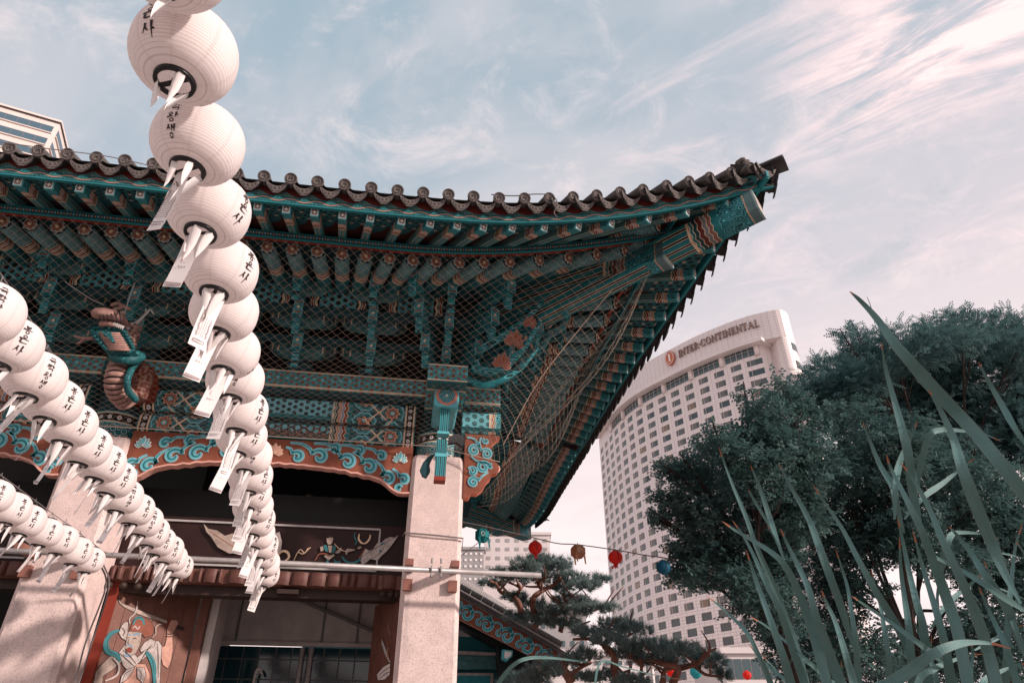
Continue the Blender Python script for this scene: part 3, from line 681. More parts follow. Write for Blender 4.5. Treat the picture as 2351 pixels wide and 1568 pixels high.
dt.grid(lambda s,t:Vector((.45*t,wv-2*wv*s,droptop(wv-2*wv*s)-.004)),12,1); dt.grid(lambda s,t:Vector((.45*t,wv-2*wv*s,droptop(wv-2*wv*s)-.022)),12,1,0,None,True)
for k,(x,z,r) in enumerate(((0,-.088,.016),(-.04,-.082,.012),(.04,-.082,.012),(-.068,-.062,.009),(.068,-.062,.009))): dt.lathe([(r,0),(r*.8,.004),(.001,.006)],8,1,Md@T(x,z,.016))
for s_ in (-1,1): dt.stroke([(s_*x_,droptop(x_)-.030-.03*(1-(x_/wv)**2)) for x_ in np.linspace(.012,.085,7)],.007,.006,Md,1,.016)
DRP=dt.mesh('drip_tile',['tile_dark','tile_face'],False)
X=-5.65+.0; caps=[]
caps=[-1.777-.273*i for i in range(16,0,-1)]+[-1.777,-1.504,-1.230,-.950,-.672,-.395,-.122,.148,.418,.695,.97,1.238,1.500,1.762,2.012,2.270,2.525,2.768,2.998,3.228,3.452]
for i,X in enumerate(caps):
    d=Vector((fan(X)*.35 if X>1 else 0,1,0)); d=d.normalized(); d.z=.34
    for k_,(P,D) in enumerate(three((X,Yt(X),zt(X)+.035),d,3.17)):
        if k_: P=P+Vector((.10,0,0))
        inst('cap_tile',CAP,roof,frame(P,D)@Matrix.Rotation(random.uniform(-.5,.5),4,'X')@T(random.uniform(-.008,.008),0,0))
    X2=X+(.137 if X<.9 else .137-.025*cl((X-.9)/2)); 
    for k_,(P,D) in enumerate(three((X2,Yt(X2)+.015,zt(X2)+.012),d,3.17)):
        fr=frame(P+(Vector((.10,0,-.02)) if k_ else Vector()),D,(0,0,1)); inst('drip_tile',DRP,roof,fr@Matrix.Rotation(R(random.uniform(-4,4)),4,'X')@(Matrix.Diagonal((1,1.12,1.55,1)) if k_ else Matrix()))
# corner tiles
tipP=Vector((3.74,4.89,7.06))
for P,D in ((Vector((3.62,4.91,7.02)),Vector((-.25,1,.12))),(refl((3.62,4.91,7.02)),Vector((-1,.25,.12)))):
    inst('drip_tile',DRP,roof,frame(P,D)@Matrix.Diagonal((1,1.15,1.15,1)))
b=MB(); N_=9
def ctile(s,t): # one broad curved tile laid over the very corner
    a=(s-.5)*2; dn=Vector((.707,-.707,0)); sdv=Vector((.707,.707,0)); p=tipP+dn*(.10-.34*t)+sdv*(a*.12*(1-.15*t)); return p+Vector((0,0,.05-.10*a*a+.02*t))
b.grid(ctile,N_,4); b.grid(lambda s,t:ctile(s,t)-Vector((0,0,.022)),N_,4,0,None,True); b.add([ctile(i/N_,0)-Vector((0,0,k*.022)) for i in range(N_+1) for k in (0,1)],[(2*i,2*i+1,2*i+3,2*i+2) for i in range(N_)]); b.build('corner_tile','tile_grey',roof,None,True)
hr=[]; 
for t in np.linspace(0,1,14): y=5.34+(YM-5.34)*t; X=DG-y; hr.append(Vector((X,y,zt(X)+rise(y-Yt(X)) if X<XE else zt(XE))))
hr=[Vector((p.x-.16,p.y+.16,p.z-.06)) for p in hr]
for k in range(3): MB().sweep(hr[0:1]+hr[1:],[(.10-.02*k,.035*k),(.10-.02*k,.035*k+.028),(-.10+.02*k,.035*k+.028),(-.10+.02*k,.035*k)]).build('hip_ridge_tiles','tile_grey',roof)
MB().tube([p+Vector((0,0,.12)) for p in hr],.045,10).build('hip_ridge_cap','tile_grey',roof,None,True)
b=MB()
for k in range(9):
    a=random.uniform(0,6.28); b.tube(spline([(0,0,0),(.05*math.cos(a),.05*math.sin(a),.05),(.07*math.cos(a+1),.07*math.sin(a+1),.08),(.02*math.cos(a+2),.02*math.sin(a+2),.13)],4),.018,6)
b.build('ridge_finial','tile_face',roof,T(3.50,5.13,7.19),True)
rear=[Vector((p.x-.25,2*YM-p.y,p.z)) for p in hr]; MB().sweep(rear,[(.12,0),(.12,.2),(-.12,.2),(-.12,0)]).build('hip_ridge_tiles','tile_grey',roof)
# lightning cable along the tiles
b=MB(); b.tube(spline([atY(1128,447,5.44),atY(1180,450,5.42),atY(1230,446,5.38),atY(1268,450,5.33),atY(1280,470,5.30),atY(1272,488,5.32),atY(1280,500,5.32)],5),.006,6); b.build('earthing_cable','tile_face',gate)
# ------------------------------------------------------------------ bay infill: painted lintel panel, doors, glazed screen
def m_wood(nb):
    x,y,z=nb.coords(); g=nb.noise(nb.vec(x*14,y*14,z*.8),3,5,.6); c=nb.mix(g,(.115,.045,.032),(.195,.085,.060))
    s=nb.noise(nb.vec(x*30,y*30,z*1.2),2.2,3,.5); return nb.mix((s>.70)*.5,c,(.55,.40,.34))
material('door_wood',m_wood,rough=.6,dirt=.3); material('lintel_red',col=(.022,.006,.005),rough=.6,dirt=.4); material('frame_dark',col=(.035,.020,.016),rough=.6)
material('fluted_orange',col=(.11,.043,.033),rough=.55,dirt=.5,dscale=14)
material('plaster_grey',col=(.60,.55,.53),rough=.8,dirt=.3,dscale=3); material('steel_frame',col=(.20,.20,.20),rough=.5)
material('glass_teal',col=(.010,.045,.06),rough=.08,dirt=0,spec=.6); material('flesh_paint',col=(.48,.26,.20),dirt=.45,dscale=16); material('flesh_pale',col=(.36,.28,.235),dirt=.45,dscale=16); material('faded_white',col=(.42,.36,.335),dirt=.5,dscale=16); material('ink',col=(.03,.02,.02),dirt=0); material('scarf_teal',col=(.03,.17,.19),dirt=.2)
def planepaint(parent,M,mapf,items,h0=.001):
    """painted figure: polygons and strokes in picture units laid flat on a panel"""
    k=0
    for kind,mt,w_,pts,nm in items:
        P=[Vector(mapf(*p)) for p in pts]; b=MB(); k+=1; z=h0+.0004*k
        if kind=='p':
            b.prism([(p.x,p.y) for p in P],.0012,M,0,None,z); Q=[P[-1]]+P+[P[0]]; b.stroke(Q,.006,.0016,M,1,z)
        else:
            P=spline(P,4) if len(P)>2 else P; n=len(P); b.stroke(P,[w_*(.45+.55*math.sin(PI*(i+.6)/(n+.2))) for i in range(n)],.0012,M,0,z)
        b.build(nm,[mt,'ink'],parent)
def mapper(M,zf_): 
    Mi=M.inverted(); n=(M.to_3x3()@Vector((0,0,1))); p0=M.translation
    return lambda x,y:(lambda q:(q.x,q.y))(Mi@onplane(*zf_(x,y),p0,n))
# panel with the two musicians
for Xc in (-1.66,-5.59):
    pb=MB().box((0,0,0),(3.28,.06,.62)).build('lintel_panel','lintel_red',gate,T(Xc,8.66,3.60))
    MB().box((0,0,0),(3.28,.10,.36)).build('panel_head','shade_black',gate,T(Xc,8.78,4.10))  # shade above the panel painted in as near-black
    for nm,c,d in (('panel_trim',(Xc,8.612,3.855),(2.66,.02,.022)),('panel_trim',(Xc-1.33,8.612,3.6),(.018,.02,.5)),('panel_trim',(Xc+1.33,8.612,3.6),(.018,.02,.5)),('panel_trim',(Xc,8.612,3.35),(2.66,.02,.022))): MB().box((0,0,0),d).build(nm,'grey_paint',pb,T(*c))
    sill=MB().box((0,0,0),(3.28,.14,.155)).build('fluted_sill','door_wood',gate,T(Xc,8.60,3.205))
    x=Xc-1.6
    while x<Xc+1.5:
        wd=random.choice((.07,.09,.16,.20,.05)); n_=8
        b=MB(); b.grid(lambda s,t:Vector((wd*(s-.5),-.045*math.sin(PI*s)**.5-.012*math.sin(PI*t),-.075+.15*t)),n_,3); b.build('sill_flute','fluted_orange',sill,T(x+wd/2,8.525,3.205),True); x+=wd+random.choice((.004,.01,.05))
    MB().box((0,0,0),(3.28,.2,.10)).build('door_head','frame_dark',gate,T(Xc,8.74,3.07))
    MB().box((0,0,0),(.24,.12,.05)).build('door_socket','frame_dark',gate,T(Xc+.35,8.60,3.07))
Mp=XZ(-1.66,8.612,3.60); zB=zm(1100,1900,3.918); zA=zm(700,1800,2.06)
fa=mapper(Mp,zB)
mus=[('p','flesh_pale',0,[(480,450),(585,440),(590,480),(575,530),(545,560),(505,550),(485,500)],'painted_face'),('p','ink',0,[(478,455),(500,430),(520,415),(555,415),(580,432),(590,450),(540,445),(500,455)],'painted_hair'),
 ('p','flesh_pale',0,[(505,565),(580,570),(560,680),(520,670)],'painted_chest'),('p','scarf_teal',0,[(440,570),(490,555),(520,640),(500,670),(460,640)],'painted_shawl'),('p','scarf_teal',0,[(590,560),(625,570),(620,640),(580,690),(570,650)],'painted_shawl'),
 ('p','flesh_pale',0,[(390,590),(440,575),(450,640),(400,660)],'painted_arm'),('p','flesh_pale',0,[(450,730),(520,790),(610,720),(600,690),(520,720),(470,700)],'painted_arm'),('p','flesh_pale',0,[(610,670),(700,590),(720,630),(680,680),(625,690)],'painted_hand'),('p','flesh_pale',0,[(760,650),(790,610),(900,620),(915,640),(800,670),(790,710),(765,700)],'painted_arm'),('p','flesh_pale',0,[(930,610),(980,575),(1010,600),(960,625)],'painted_arm'),
 ('p','scarf_teal',0,[(470,830),(500,770),(540,830)],'painted_robe'),('p','scarf_teal',0,[(600,840),(590,760),(640,800),(700,790),(680,850)],'painted_robe'),
 ('p','faded_white',0,[(1000,860),(985,780),(1020,680),(1060,610),(1110,640),(1170,620),(1230,530),(1300,520),(1350,470),(1420,440),(1480,450),(1555,415),(1480,520),(1440,580),(1380,650),(1300,720),(1240,790),(1130,770),(1080,820)],'painted_veil'),
 ('s','scarf_teal',.028,[(715,730),(760,790),(850,830),(960,790),(1010,700)],'painted_scarf'),('s','brown_paint',.016,[(960,760),(1010,690),(1060,610)],'painted_scarf'),('s','cream_paint',.010,[(600,540),(680,620),(780,660)],'painted_flute'),
 ('s','cream_paint',.022,[(970,400),(960,470),(1000,530),(1050,540)],'painted_harp'),('s','cream_paint',.022,[(1135,410),(1115,480),(1070,530),(1050,540)],'painted_harp'),('s','scarf_teal',.014,[(910,380),(895,430),(915,480),(930,520),(900,560)],'painted_scarf'),
 ('s','ink',.006,[(1000,740),(1150,640),(1300,560),(1500,450)],'painted_fold'),('s','ink',.006,[(1130,770),(1250,700),(1330,600)],'painted_fold'),('s','scarf_teal',.02,[(1280,560),(1320,535),(1350,550)],'painted_flower'),('s','scarf_teal',.02,[(1260,640),(1300,660)],'painted_flower'),
 ('s','cream_paint',.012,[(0,810),(60,680),(110,630),(170,680),(210,620),(260,600)],'painted_ribbon'),('s','brown_paint',.014,[(320,790),(380,700),(470,690),(540,720)],'painted_scarf')]
planepaint(bpy.data.objects['lintel_panel'],Mp,fa,mus)
fb_=mapper(Mp,zA)
mus2=[('p','flesh_pale',0,[(130,335),(170,375),(240,390),(300,430),(360,410),(400,470),(440,520),(420,560),(330,570),(240,520),(190,440),(150,400)],'painted_veil'),('p','faded_white',0,[(660,420),(720,400),(740,480),(730,560),(680,600),(650,520)],'painted_robe'),('s','cream_paint',.03,[(700,590),(740,550),(780,560),(790,600),(740,640)],'painted_scarf'),('s','brown_paint',.008,[(170,390),(260,450),(400,540)],'painted_fold'),('s','cream_paint',.012,[(830,620),(860,560),(900,570),(960,520)],'painted_ribbon')]
planepaint(bpy.data.objects['lintel_panel'],Mp,fb_,mus2,.012)
# small carved idols glimpsed above the panel
for (x,y,mtt,s) in ((707,1152,'flesh_pale',.10),(700,1173,'scarf_teal',.05),(722,1175,'scarf_teal',.05),(790,1178,'scarf_teal',.06),(812,1165,'scarf_teal',.06),(600,1150,'scarf_teal',.06),(640,1160,'scarf_teal',.04),(900,1182,'scarf_teal',.04)):
    P=atY(x,y,8.95); b=MB().lathe([(.001,-s),(s*.55,-s*.8),(s*.8,-s*.2),(s*.7,s*.4),(s*.35,s*.9),(.001,s)],12); b.build('idol_carving',mtt,gate,T(P),True)
# doors: leaves swung inwards, guardians painted on them
def leaf(hx,hy,fx,fy,z0,z1,nm='door_leaf'):
    A=Vector((hx,hy,0));B=Vector((fx,fy,0)); L=(B-A).length; d=(B-A).normalized(); root=None
    nrm=Vector((d.y,-d.x,0)); M=frame(Vector((hx,hy,(z0+z1)/2)),d,nrm)      # local X along leaf, local Z to the viewer
    b=MB().box((L/2,0,-.035),(L,z1-z0,.05)); o=b.build(nm,'frame_dark',gate,M); k=6
    for i in range(k):
        MB().box((L*(i+.5)/k,0,0),(L/k-.004,z1-z0-.01,.02)).build('door_plank','door_wood',o,M@T(0,0,random.uniform(-.001,.001)))
    return o,M@T(0,0,.012)
lo_,Ml=leaf(-3.22,8.62,-2.46,9.33,.25,3.22); zD=zm(300,2080,3.26); fd=mapper(Ml,zD)
gd=[('p','flesh_pale',0,[(460,530),(520,590),(700,660),(900,735),(1065,800),(1060,840),(900,790),(700,720),(540,640),(480,590)],'painted_sword'),('s','red_paint',.02,[(1110,750),(1080,830),(1040,890)],'painted_hilt'),('p','frame_dark',0,[(1170,850),(1280,890),(1260,925),(1160,890)],'painted_hilt'),
 ('p','flesh_paint',0,[(1090,830),(1120,790),(1190,800),(1200,840),(1150,930),(1130,1010),(1135,1160),(1110,1300),(1070,1390),(1010,1340),(990,1250),(985,1130),(1035,1110),(1060,1000),(1060,910)],'painted_arm'),
 ('s','ink',.012,[(1040,990),(1090,1000),(1140,990)],'painted_bracelet'),('s','ink',.012,[(1050,960),(1090,970),(1140,960)],'painted_bracelet'),
 ('p','flesh_pale',0,[(160,1568),(190,1420),(280,1320),(360,1240),(450,1200),(560,1250),(400,1400),(280,1480),(270,1568)],'painted_arm'),
 ('p','flesh_paint',0,[(520,1568),(600,1430),(700,1330),(800,1330),(850,1450),(850,1568)],'painted_chest'),
 ('p','faded_white',0,[(470,1190),(560,1080),(620,1150),(700,1250),(760,1200),(870,1050),(960,1050),(1000,1110),(985,1300),(975,1568),(930,1568),(920,1350),(820,1230),(700,1330),(600,1430),(520,1350)],'painted_robe'),
 ('p','faded_white',0,[(590,820),(540,820),(500,870),(470,950),(500,1010),(560,1050),(600,1000),(580,930)],'painted_ribbon_bow'),('p','faded_white',0,[(730,1150),(780,1070),(860,1020),(920,1050),(900,1120),(820,1150),(740,1190)],'painted_ribbon_bow'),
 ('p','brown_paint',0,[(620,870),(660,790),(720,760),(800,770),(870,820),(900,900),(880,980),(790,1010),(740,950),(600,940)],'painted_crown'),('s','scarf_teal',.030,[(650,850),(670,790),(720,765),(770,800),(780,860)],'painted_crown_rim'),('s','faded_white',.016,[(640,900),(670,870),(700,905),(730,870)],'painted_jewel'),
 ('p','flesh_pale',0,[(590,930),(750,945),(745,1040),(720,1120),(680,1200),(620,1230),(560,1210),(545,1130),(560,1060),(570,990)],'painted_face'),
 ('s','blue_paint',.018,[(590,965),(620,985)],'painted_brow'),('s','blue_paint',.022,[(640,985),(680,965),(730,970)],'painted_brow'),('s','ink',.009,[(640,1030),(665,1015),(690,1030)],'painted_eye'),('s','ink',.009,[(575,1015),(595,1005)],'painted_eye'),('s','ink',.007,[(600,1020),(580,1070),(600,1090)],'painted_nose'),
 ('s','blue_paint',.016,[(560,1100),(610,1105),(640,1130)],'painted_moustache'),('p','red_paint',0,[(555,1150),(600,1130),(635,1150),(620,1190),(570,1185)],'painted_mouth'),('s','blue_paint',.022,[(530,1220),(570,1225),(620,1240)],'painted_beard'),
 ('s','scarf_teal',.058,[(470,920),(370,970),(310,1080),(340,1180),(440,1220),(480,1300)],'painted_scarf'),('s','scarf_teal',.055,[(800,1180),(860,1260),(900,1380),(905,1568)],'painted_scarf'),
 ('s','ink',.006,[(455,935),(365,1000),(325,1090),(360,1180),(460,1230)],'painted_fold'),('s','ink',.006,[(820,1190),(880,1300),(900,1450)],'painted_fold'),
 ('s','faded_white',.016,[(605,840),(600,780),(660,720),(690,640),(700,560)],'painted_ribbon'),('s','flesh_pale',.016,[(880,1010),(920,960),(920,890),(960,850),(990,850)],'painted_ribbon'),
 ('p','faded_white',0,[(660,1370),(560,1400),(500,1480),(480,1568),(560,1530),(640,1420)],'painted_bow'),('p','faded_white',0,[(690,1370),(780,1380),(800,1470),(760,1568),(690,1500)],'painted_bow'),
 ('s','ink',.006,[(480,1200),(560,1270),(660,1360)],'painted_fold'),('s','ink',.006,[(520,1160),(600,1230),(680,1330)],'painted_fold'),('s','ink',.006,[(940,1080),(950,1250),(950,1500)],'painted_fold'),('s','ink',.006,[(880,1090),(820,1160),(720,1320)],'painted_fold'),('s','ink',.006,[(500,880),(540,930),(520,990)],'painted_fold'),('s','ink',.006,[(700,1390),(740,1450),(730,1530)],'painted_fold'),('s','ink',.006,[(620,1400),(550,1450),(510,1530)],'painted_fold'),
 ('s','faded_white',.024,[(400,1260),(470,1350),(440,1470),(300,1540)],'painted_sash'),('s','ink',.006,[(380,1260),(450,1350),(420,1450)],'painted_fold')]
planepaint(lo_,Ml,fd,gd)
MB().box((0,0,0),(.10,.12,3.0)).build('door_post','red_paint',gate,T(-3.22,8.66,1.7))
MB().box((0,0,0),(.10,.10,3.0)).build('door_post','door_wood',gate,T(-2.38,9.36,1.72)); MB().box((0,0,0),(.09,.5,3.05)).build('jamb','plaster_grey',gate,T(-2.28,9.66,1.72))
ro_,Mr=leaf(-.32,9.5,-.02,8.62,.25,3.12); fr_=mapper(Mr,zm(700,1800,2.06))
gd2=[('p','grey_paint',0,[(1505,1215),(1525,1260),(1550,1330),(1580,1400),(1565,1410),(1530,1340),(1508,1270)],'painted_sword'),('p','white_paint',0,[(1470,1500),(1520,1440),(1575,1410),(1570,1500),(1530,1540),(1480,1545)],'painted_robe'),('s','ink',.008,[(1480,1510),(1540,1460),(1575,1440)],'painted_fold'),('s','ink',.008,[(1490,1530),(1545,1490),(1572,1480)],'painted_fold'),('s','flesh_pale',.016,[(1555,1100),(1560,1150),(1575,1190)],'painted_ribbon'),('s','flesh_paint',.03,[(1560,1290),(1550,1340),(1570,1390)],'painted_arm')]
planepaint(ro_,Mr,fr_,gd2)
for hx,hy in ((-3.1,8.58),(-2.95,8.60),(-2.8,8.62),(-.22,8.58),(-.13,8.58),(-.05,8.58),(-3.25,8.58)):
    MB().lathe([(.04,0),(.036,.03),(.02,.045),(.001,.05)],14,0,Matrix.Rotation(R(90),4,'X')).build('door_boss','frame_dark',gate,T(hx,hy-.05,3.07),True)
# glazed screen of the hall behind
scr=MB().box((0,0,0),(2.9,.05,1.0)).build('screen_board','plaster_grey',gate,T(-1.35,11.06,3.38))
for x in (-2.30,-1.10,-.60): MB().box((0,0,0),(.03,.02,1.0)).build('board_joint','steel_frame',scr,T(x,11.025,3.38))
MB().box((0,0,0),(2.9,.08,.05)).build('screen_rail','plaster_grey',scr,T(-1.35,11.03,2.86))
b=MB(); b.tube([(-1.95,10.92,3.62),(-.30,10.92,3.02)],.028,6); b.build('diagonal_brace','steel_frame',scr)
gw=MB().box((0,0,0),(2.7,.03,2.6)).build('glazed_screen','steel_frame',gate,T(-1.45,11.12,1.53))
gx=[-2.62+.225*i for i in range(12)]; gz=[2.83-.215*i for i in range(10)]; gz[1]=2.66
for i in range(11):
    for j in range(9):
        MB().box((0,0,0),(.225-.018,.02,gz[j]-gz[j+1]-.018)).build('glass_pane','glass_teal',gw,T((gx[i]+gx[i+1])/2,11.085+random.uniform(-.002,.002),(gz[j]+gz[j+1])/2))
for x in (-1.35,-1.22): MB().tube([(x,11.04,0),(x,11.04,2.82)],.035,8).build('screen_post','plaster_grey',gw,None,True)
b=MB().tube(spline([(-1.92,10.9,2.2),(-1.92,10.9,2.45),(-1.88,10.9,2.52),(-1.83,10.9,2.45)],4),.018,6); b.build('lamp_hook','white_paint',gate,None,True)
MB().box((0,0,0),(.06,4.6,4.3)).build('side_wall','plaster_grey',gate,T(-3.05,11.8,2.15)); MB().box((0,0,0),(.1,5.3,4.9)).build('side_wall','red_paint',gate,T(.34,11.3,2.45))
MB().box((0,0,0),(3.4,.06,2.0)).build('rear_board','shade_black',gate,T(-1.6,11.2,4.75)); MB().box((0,0,0),(3.9,.06,4.4)).build('rear_board','shade_black',gate,T(-5.3,10.6,2.2))  # near-black colour stands for the dark interior

# ------------------------------------------------------------------ dragon on the left column
material('dragon_belly',lambda nb:(lambda z:nb.mix(abs((z*15).fract()-.5)<.10,(.27,.165,.14),(.03,.02,.02)))(nb.coords()[2]+abs(nb.coords()[0])*.18),rough=.6,dirt=.35)
material('dragon_scale',lambda nb:(lambda v:nb.mix(v>.26,(.045,.20,.215),(.010,.085,.095)))(nb.voro(nb.tc('Object'),26,.6)),rough=.55,dirt=.3); material('dragon_red',lambda nb:(lambda v:nb.mix(v>.52,(.13,.032,.024),(.26,.15,.11)))(nb.voro(nb.tc('Object'),22,.4)),rough=.6,dirt=.3); material('dragon_pink',col=(.33,.19,.16),rough=.6,dirt=.5,dscale=20)
zDg=zm(262,1050,1.593)
def dq(x,y,Y): return atY(*zDg(x,y),Y)
DO=dq(420,640,7.9); drg=MB().box((0,0,0),(.34,.5,.30),0).build('dragon_carving','red_paint',gate,T(DO))
nk=spline([dq(355,470,7.30),dq(305,520,7.18),dq(280,590,7.15),dq(290,660,7.25),dq(345,725,7.45)],14); ns=len(nk); b=MB(); nseg=14
for k in range(nseg):
    a=k*(ns-1)/nseg; e=(k+1)*(ns-1)/nseg; at=lambda q:nk[int(q)].lerp(nk[min(int(q)+1,ns-1)],q-int(q)); g=a+(e-a)*.16
    b.tube([at(a),at(g)],[.112,.112],16,1,False); b.tube([at(g),at(g+(e-g)*.25),at(g+(e-g)*.7),at(e)],[.114,.128,.126,.114],16,0,False)
b.build('dragon_neck',['dragon_pink','ink'],drg,None,True)
b=MB(); tr=spline([dq(415,478,7.22),dq(372,530,7.1),dq(345,600,7.06),dq(352,665,7.12),dq(395,718,7.3)],8); b.tube(tr,.034,10); 
for k in range(0,len(tr)-1,1): b.tube([tr[k]+Vector((0,-.01,0)),tr[k+1]+Vector((0,-.01,0))],[.040,.030],8)
b.build('dragon_trim','dragon_scale',drg,None,True)
b=MB(); rs_=[dq(400,520,7.35),dq(440,560,7.45),dq(430,640,7.5),dq(405,705,7.5)]
b.tube(spline(rs_,6),.10,12); b.build('dragon_flank','dragon_red',drg,None,True)
b=MB(); b.tube(spline([dq(248,455,7.0),dq(300,470,6.95),dq(370,478,6.98),dq(440,452,7.1)],6),[.03]+[.055]*17+[.03],10); b.tube(spline([dq(262,440,7.0),dq(330,452,6.95),dq(420,440,7.05)],6),[.03]+[.045]*11+[.03],10); b.build('dragon_collar','dragon_scale',drg,None,True)
JY=6.85; Mj=XZ(0,JY,0); w2=lambda pts:[(lambda p:(p.x,p.z))(dq(*q,JY)) for q in pts]
b=MB(); b.prism(w2([(122,290),(145,282),(200,284),(300,296),(330,312),(360,370),(390,422),(350,438),(235,432),(200,402),(150,345)]),.20,Mj,0,None,-.20); lj=b.build('lower_jaw','dragon_scale',drg)
for q in range(9):
    a=w2([(122+3.2*q*1.0,290+q*13.5)])[0]; e_=w2([(330+6.5*q,312+q*13.5)])[0]
for side in ([(126,292),(150,340),(202,398),(238,428)],[(328,314),(358,370),(386,420)],[(126,292),(200,288),(300,300),(328,314)]):
    P=spline([Vector(p) for p in w2(side)],6)
    for k in range(0,len(P)-1,2): p=P[k]; MB().lathe([(.001,-.02),(.022,-.012),(.028,0),(.02,.014),(.001,.02)],10).build('jaw_scale','dragon_scale',lj,T(p.x,JY-.005,p.y),True)
for q in range(8):
    y0=318+q*13.6; xa=176+q*8.5; xb=300+q*8.4; b=MB(); b.tube([dq(xa,y0,JY-.02),dq((xa+xb)/2,y0+3,JY-.035),dq(xb,y0+4,JY-.02)],.019,8,0,True,None,.8); b.build('throat_rib','dragon_pink',lj,None,True)
b=MB(); b.prism(w2([(200,322),(228,316),(256,330),(282,392),(262,388),(232,352),(212,345)]),.03,Mj,0,None,.035); b.build('chin_mark','dragon_scale',lj)
b=MB(); b.tube(spline([dq(152,222,6.75),dq(165,202,6.75),dq(205,200,6.72),dq(270,212,6.76),dq(318,248,6.9),dq(338,300,7.0)],5),[.03,.05,.065,.075,.08,.082,.085,.085,.085,.085,.085,.082,.08,.078,.075,.075,.07,.068,.065,.06,.055,.05,.045,.04,.035,.03],14,0,True,None,.75); b.build('upper_jaw','dragon_pink',drg,None,True)
for q in range(6): b=MB(); x=175+q*25; b.tube(spline([dq(x-10,192-q*1.5,6.70),dq(x+4,214+q*3,6.66),dq(x+2,236+q*5,6.70)],4),.008,6); b.build('jaw_ridge','ink',drg,None,True)
b=MB(); b.tube(spline([dq(178,266,6.82),dq(230,258,6.80),dq(292,284,6.9)],5),[.02]+[.038]*9+[.03],10); b.build('dragon_tongue','dragon_pink',drg,None,True)
for q in range(6):
    p=dq(262+q*11,262+q*4.5,6.80); MB().add([p+Vector(v) for v in ((-.016,0,.022),(.016,0,.022),(0,.02,.022),(0,0,-.03))],[(0,1,3),(1,2,3),(2,0,3),(0,2,1)]).build('dragon_tooth','white_paint',drg)
for x,y in ((275,180),(318,200)):
    p=dq(x,y,6.95); MB().lathe([(.001,-.035),(.028,-.02),(.035,0),(.028,.02),(.001,.035)],10).build('dragon_eye','flesh_pale',drg,T(p),True); MB().tube(spline([p+Vector((-.05,-.03,.03)),p+Vector((0,-.04,.06)),p+Vector((.07,0,.05))],4),.022,6).build('dragon_brow','dragon_pink',drg,None,True)
for k in range(16):
    x=345+random.uniform(-8,40); y=265+k*9; p=dq(x,y,6.95); q=dq(x+random.uniform(15,45),y+random.uniform(10,50),7.1); MB().tube(spline([p,p.lerp(q,.5)+Vector((random.uniform(-.03,.05),0,.05)),q],4),[.024*(1-.09*i) for i in range(9)],6).build('mane_lock','dragon_pink' if k%3 else 'grey_paint',drg,None,True)
for pts,r in (([(395,262),(430,228),(468,190)],.022),([(462,196),(480,178),(502,205)],.014),([(462,196),(452,172)],.014),([(150,345),(90,350),(30,335)],.026),([(90,350),(60,372),(40,380)],.016)):
    q=spline([dq(x,y,6.95) for x,y in pts],5); MB().tube(q,[r*(1-.5*i/len(q)) for i in range(len(q))],6).build('dragon_horn','grey_paint' if pts[0][0]>300 else 'dragon_pink',drg,None,True)
for pts in ([(205,150),(120,110),(-30,10)],[(330,190),(355,110),(388,15)]):
    q=spline([dq(x,y,6.75) for x,y in pts],5); MB().tube(q,.004,5).build('dragon_whisker','grey_paint',drg)

# ------------------------------------------------------------------ bird net hung from the eaves down over the brackets
TOP=[Vector((x,Yr(x)-.16,zr(x)-.01)) for x in np.linspace(-6.6,2.9,60)]
BOT=[Vector((float(np.interp(i,[0,46,59],[-6.6,.25,1.12])),7.93 if i<46 else 7.93-.01*(i-46),4.72-.22*cl((i-46)/13))) for i in range(60)]
sT=[refl(p) for p in TOP[::-1] if p.x>-2.4]; sB=[Vector((1.12+.04*math.sin(i*.5),float(np.interp(i,[0,len(sT)-1],[7.80,11.0])),4.48+.55*i/len(sT)+.08*math.sin(i*.3))) for i in range(len(sT))]
HN=2.35; NV=[];NF=[];off=0; r_=.0012
def arcs(T_,B_):
    a=[0]
    for i in range(1,len(T_)): a.append(a[-1]+((T_[i]-T_[i-1]).length+(B_[i]-B_[i-1]).length)*.5)
    return np.array(a),np.array([tuple(p) for p in T_]),np.array([tuple(p) for p in B_])
aF=arcs(TOP,BOT); aS=arcs(sT,sB)
def netpt(ar,s,t,side):
    arc,TA,BA=ar; A=np.array([np.interp(s,arc,TA[:,k]) for k in range(3)]); B=np.array([np.interp(s,arc,BA[:,k]) for k in range(3)])
    e=np.sin(np.pi*t); P=A+(B-A)*t; P[2]-=(.16+.05*np.sin(s*2.3+t*5))*e
    if side: P[0]+=(.10*np.sin(s*2.6+t*3)+.05)*e; P[2]-=.14*np.sin(s*3.3)*e
    else: P[1]+=.10*e
    return P.T
def line(P):
    global off
    n=len(P); d=np.gradient(P,axis=0); d/=np.linalg.norm(d,axis=1)[:,None]+1e-9; a=np.cross(d,[.1,.2,1.]); a/=np.linalg.norm(a,axis=1)[:,None]+1e-9; b_=np.cross(d,a); idx=np.arange(n-1)
    for q in range(3): NV.append(P+r_*(a*math.cos(q*2.094)+b_*math.sin(q*2.094)))
    for q in range(3): q2=(q+1)%3; NF.append(np.stack([off+q*n+idx,off+q2*n+idx,off+q2*n+idx+1,off+q*n+idx+1],1))
    off+=3*n
tt=np.linspace(0,1,24)
for sg in (1,-1):
    for s0_ in np.arange(-2*HN,aF[0][-1]+2*HN,.112):
        s_=s0_+sg*(tt-.5)*HN*1.45; ok=(s_>=0)&(s_<=aF[0][-1])
        if ok.sum()>2: line(netpt(aF,s_[ok],tt[ok],0))
for k in range(1,22): ss=np.linspace(0,aS[0][-1],60); line(netpt(aS,ss,np.full(60,k/22),1))
for s0_ in np.arange(0,aS[0][-1],.21): line(netpt(aS,np.full(24,s0_),tt,1))
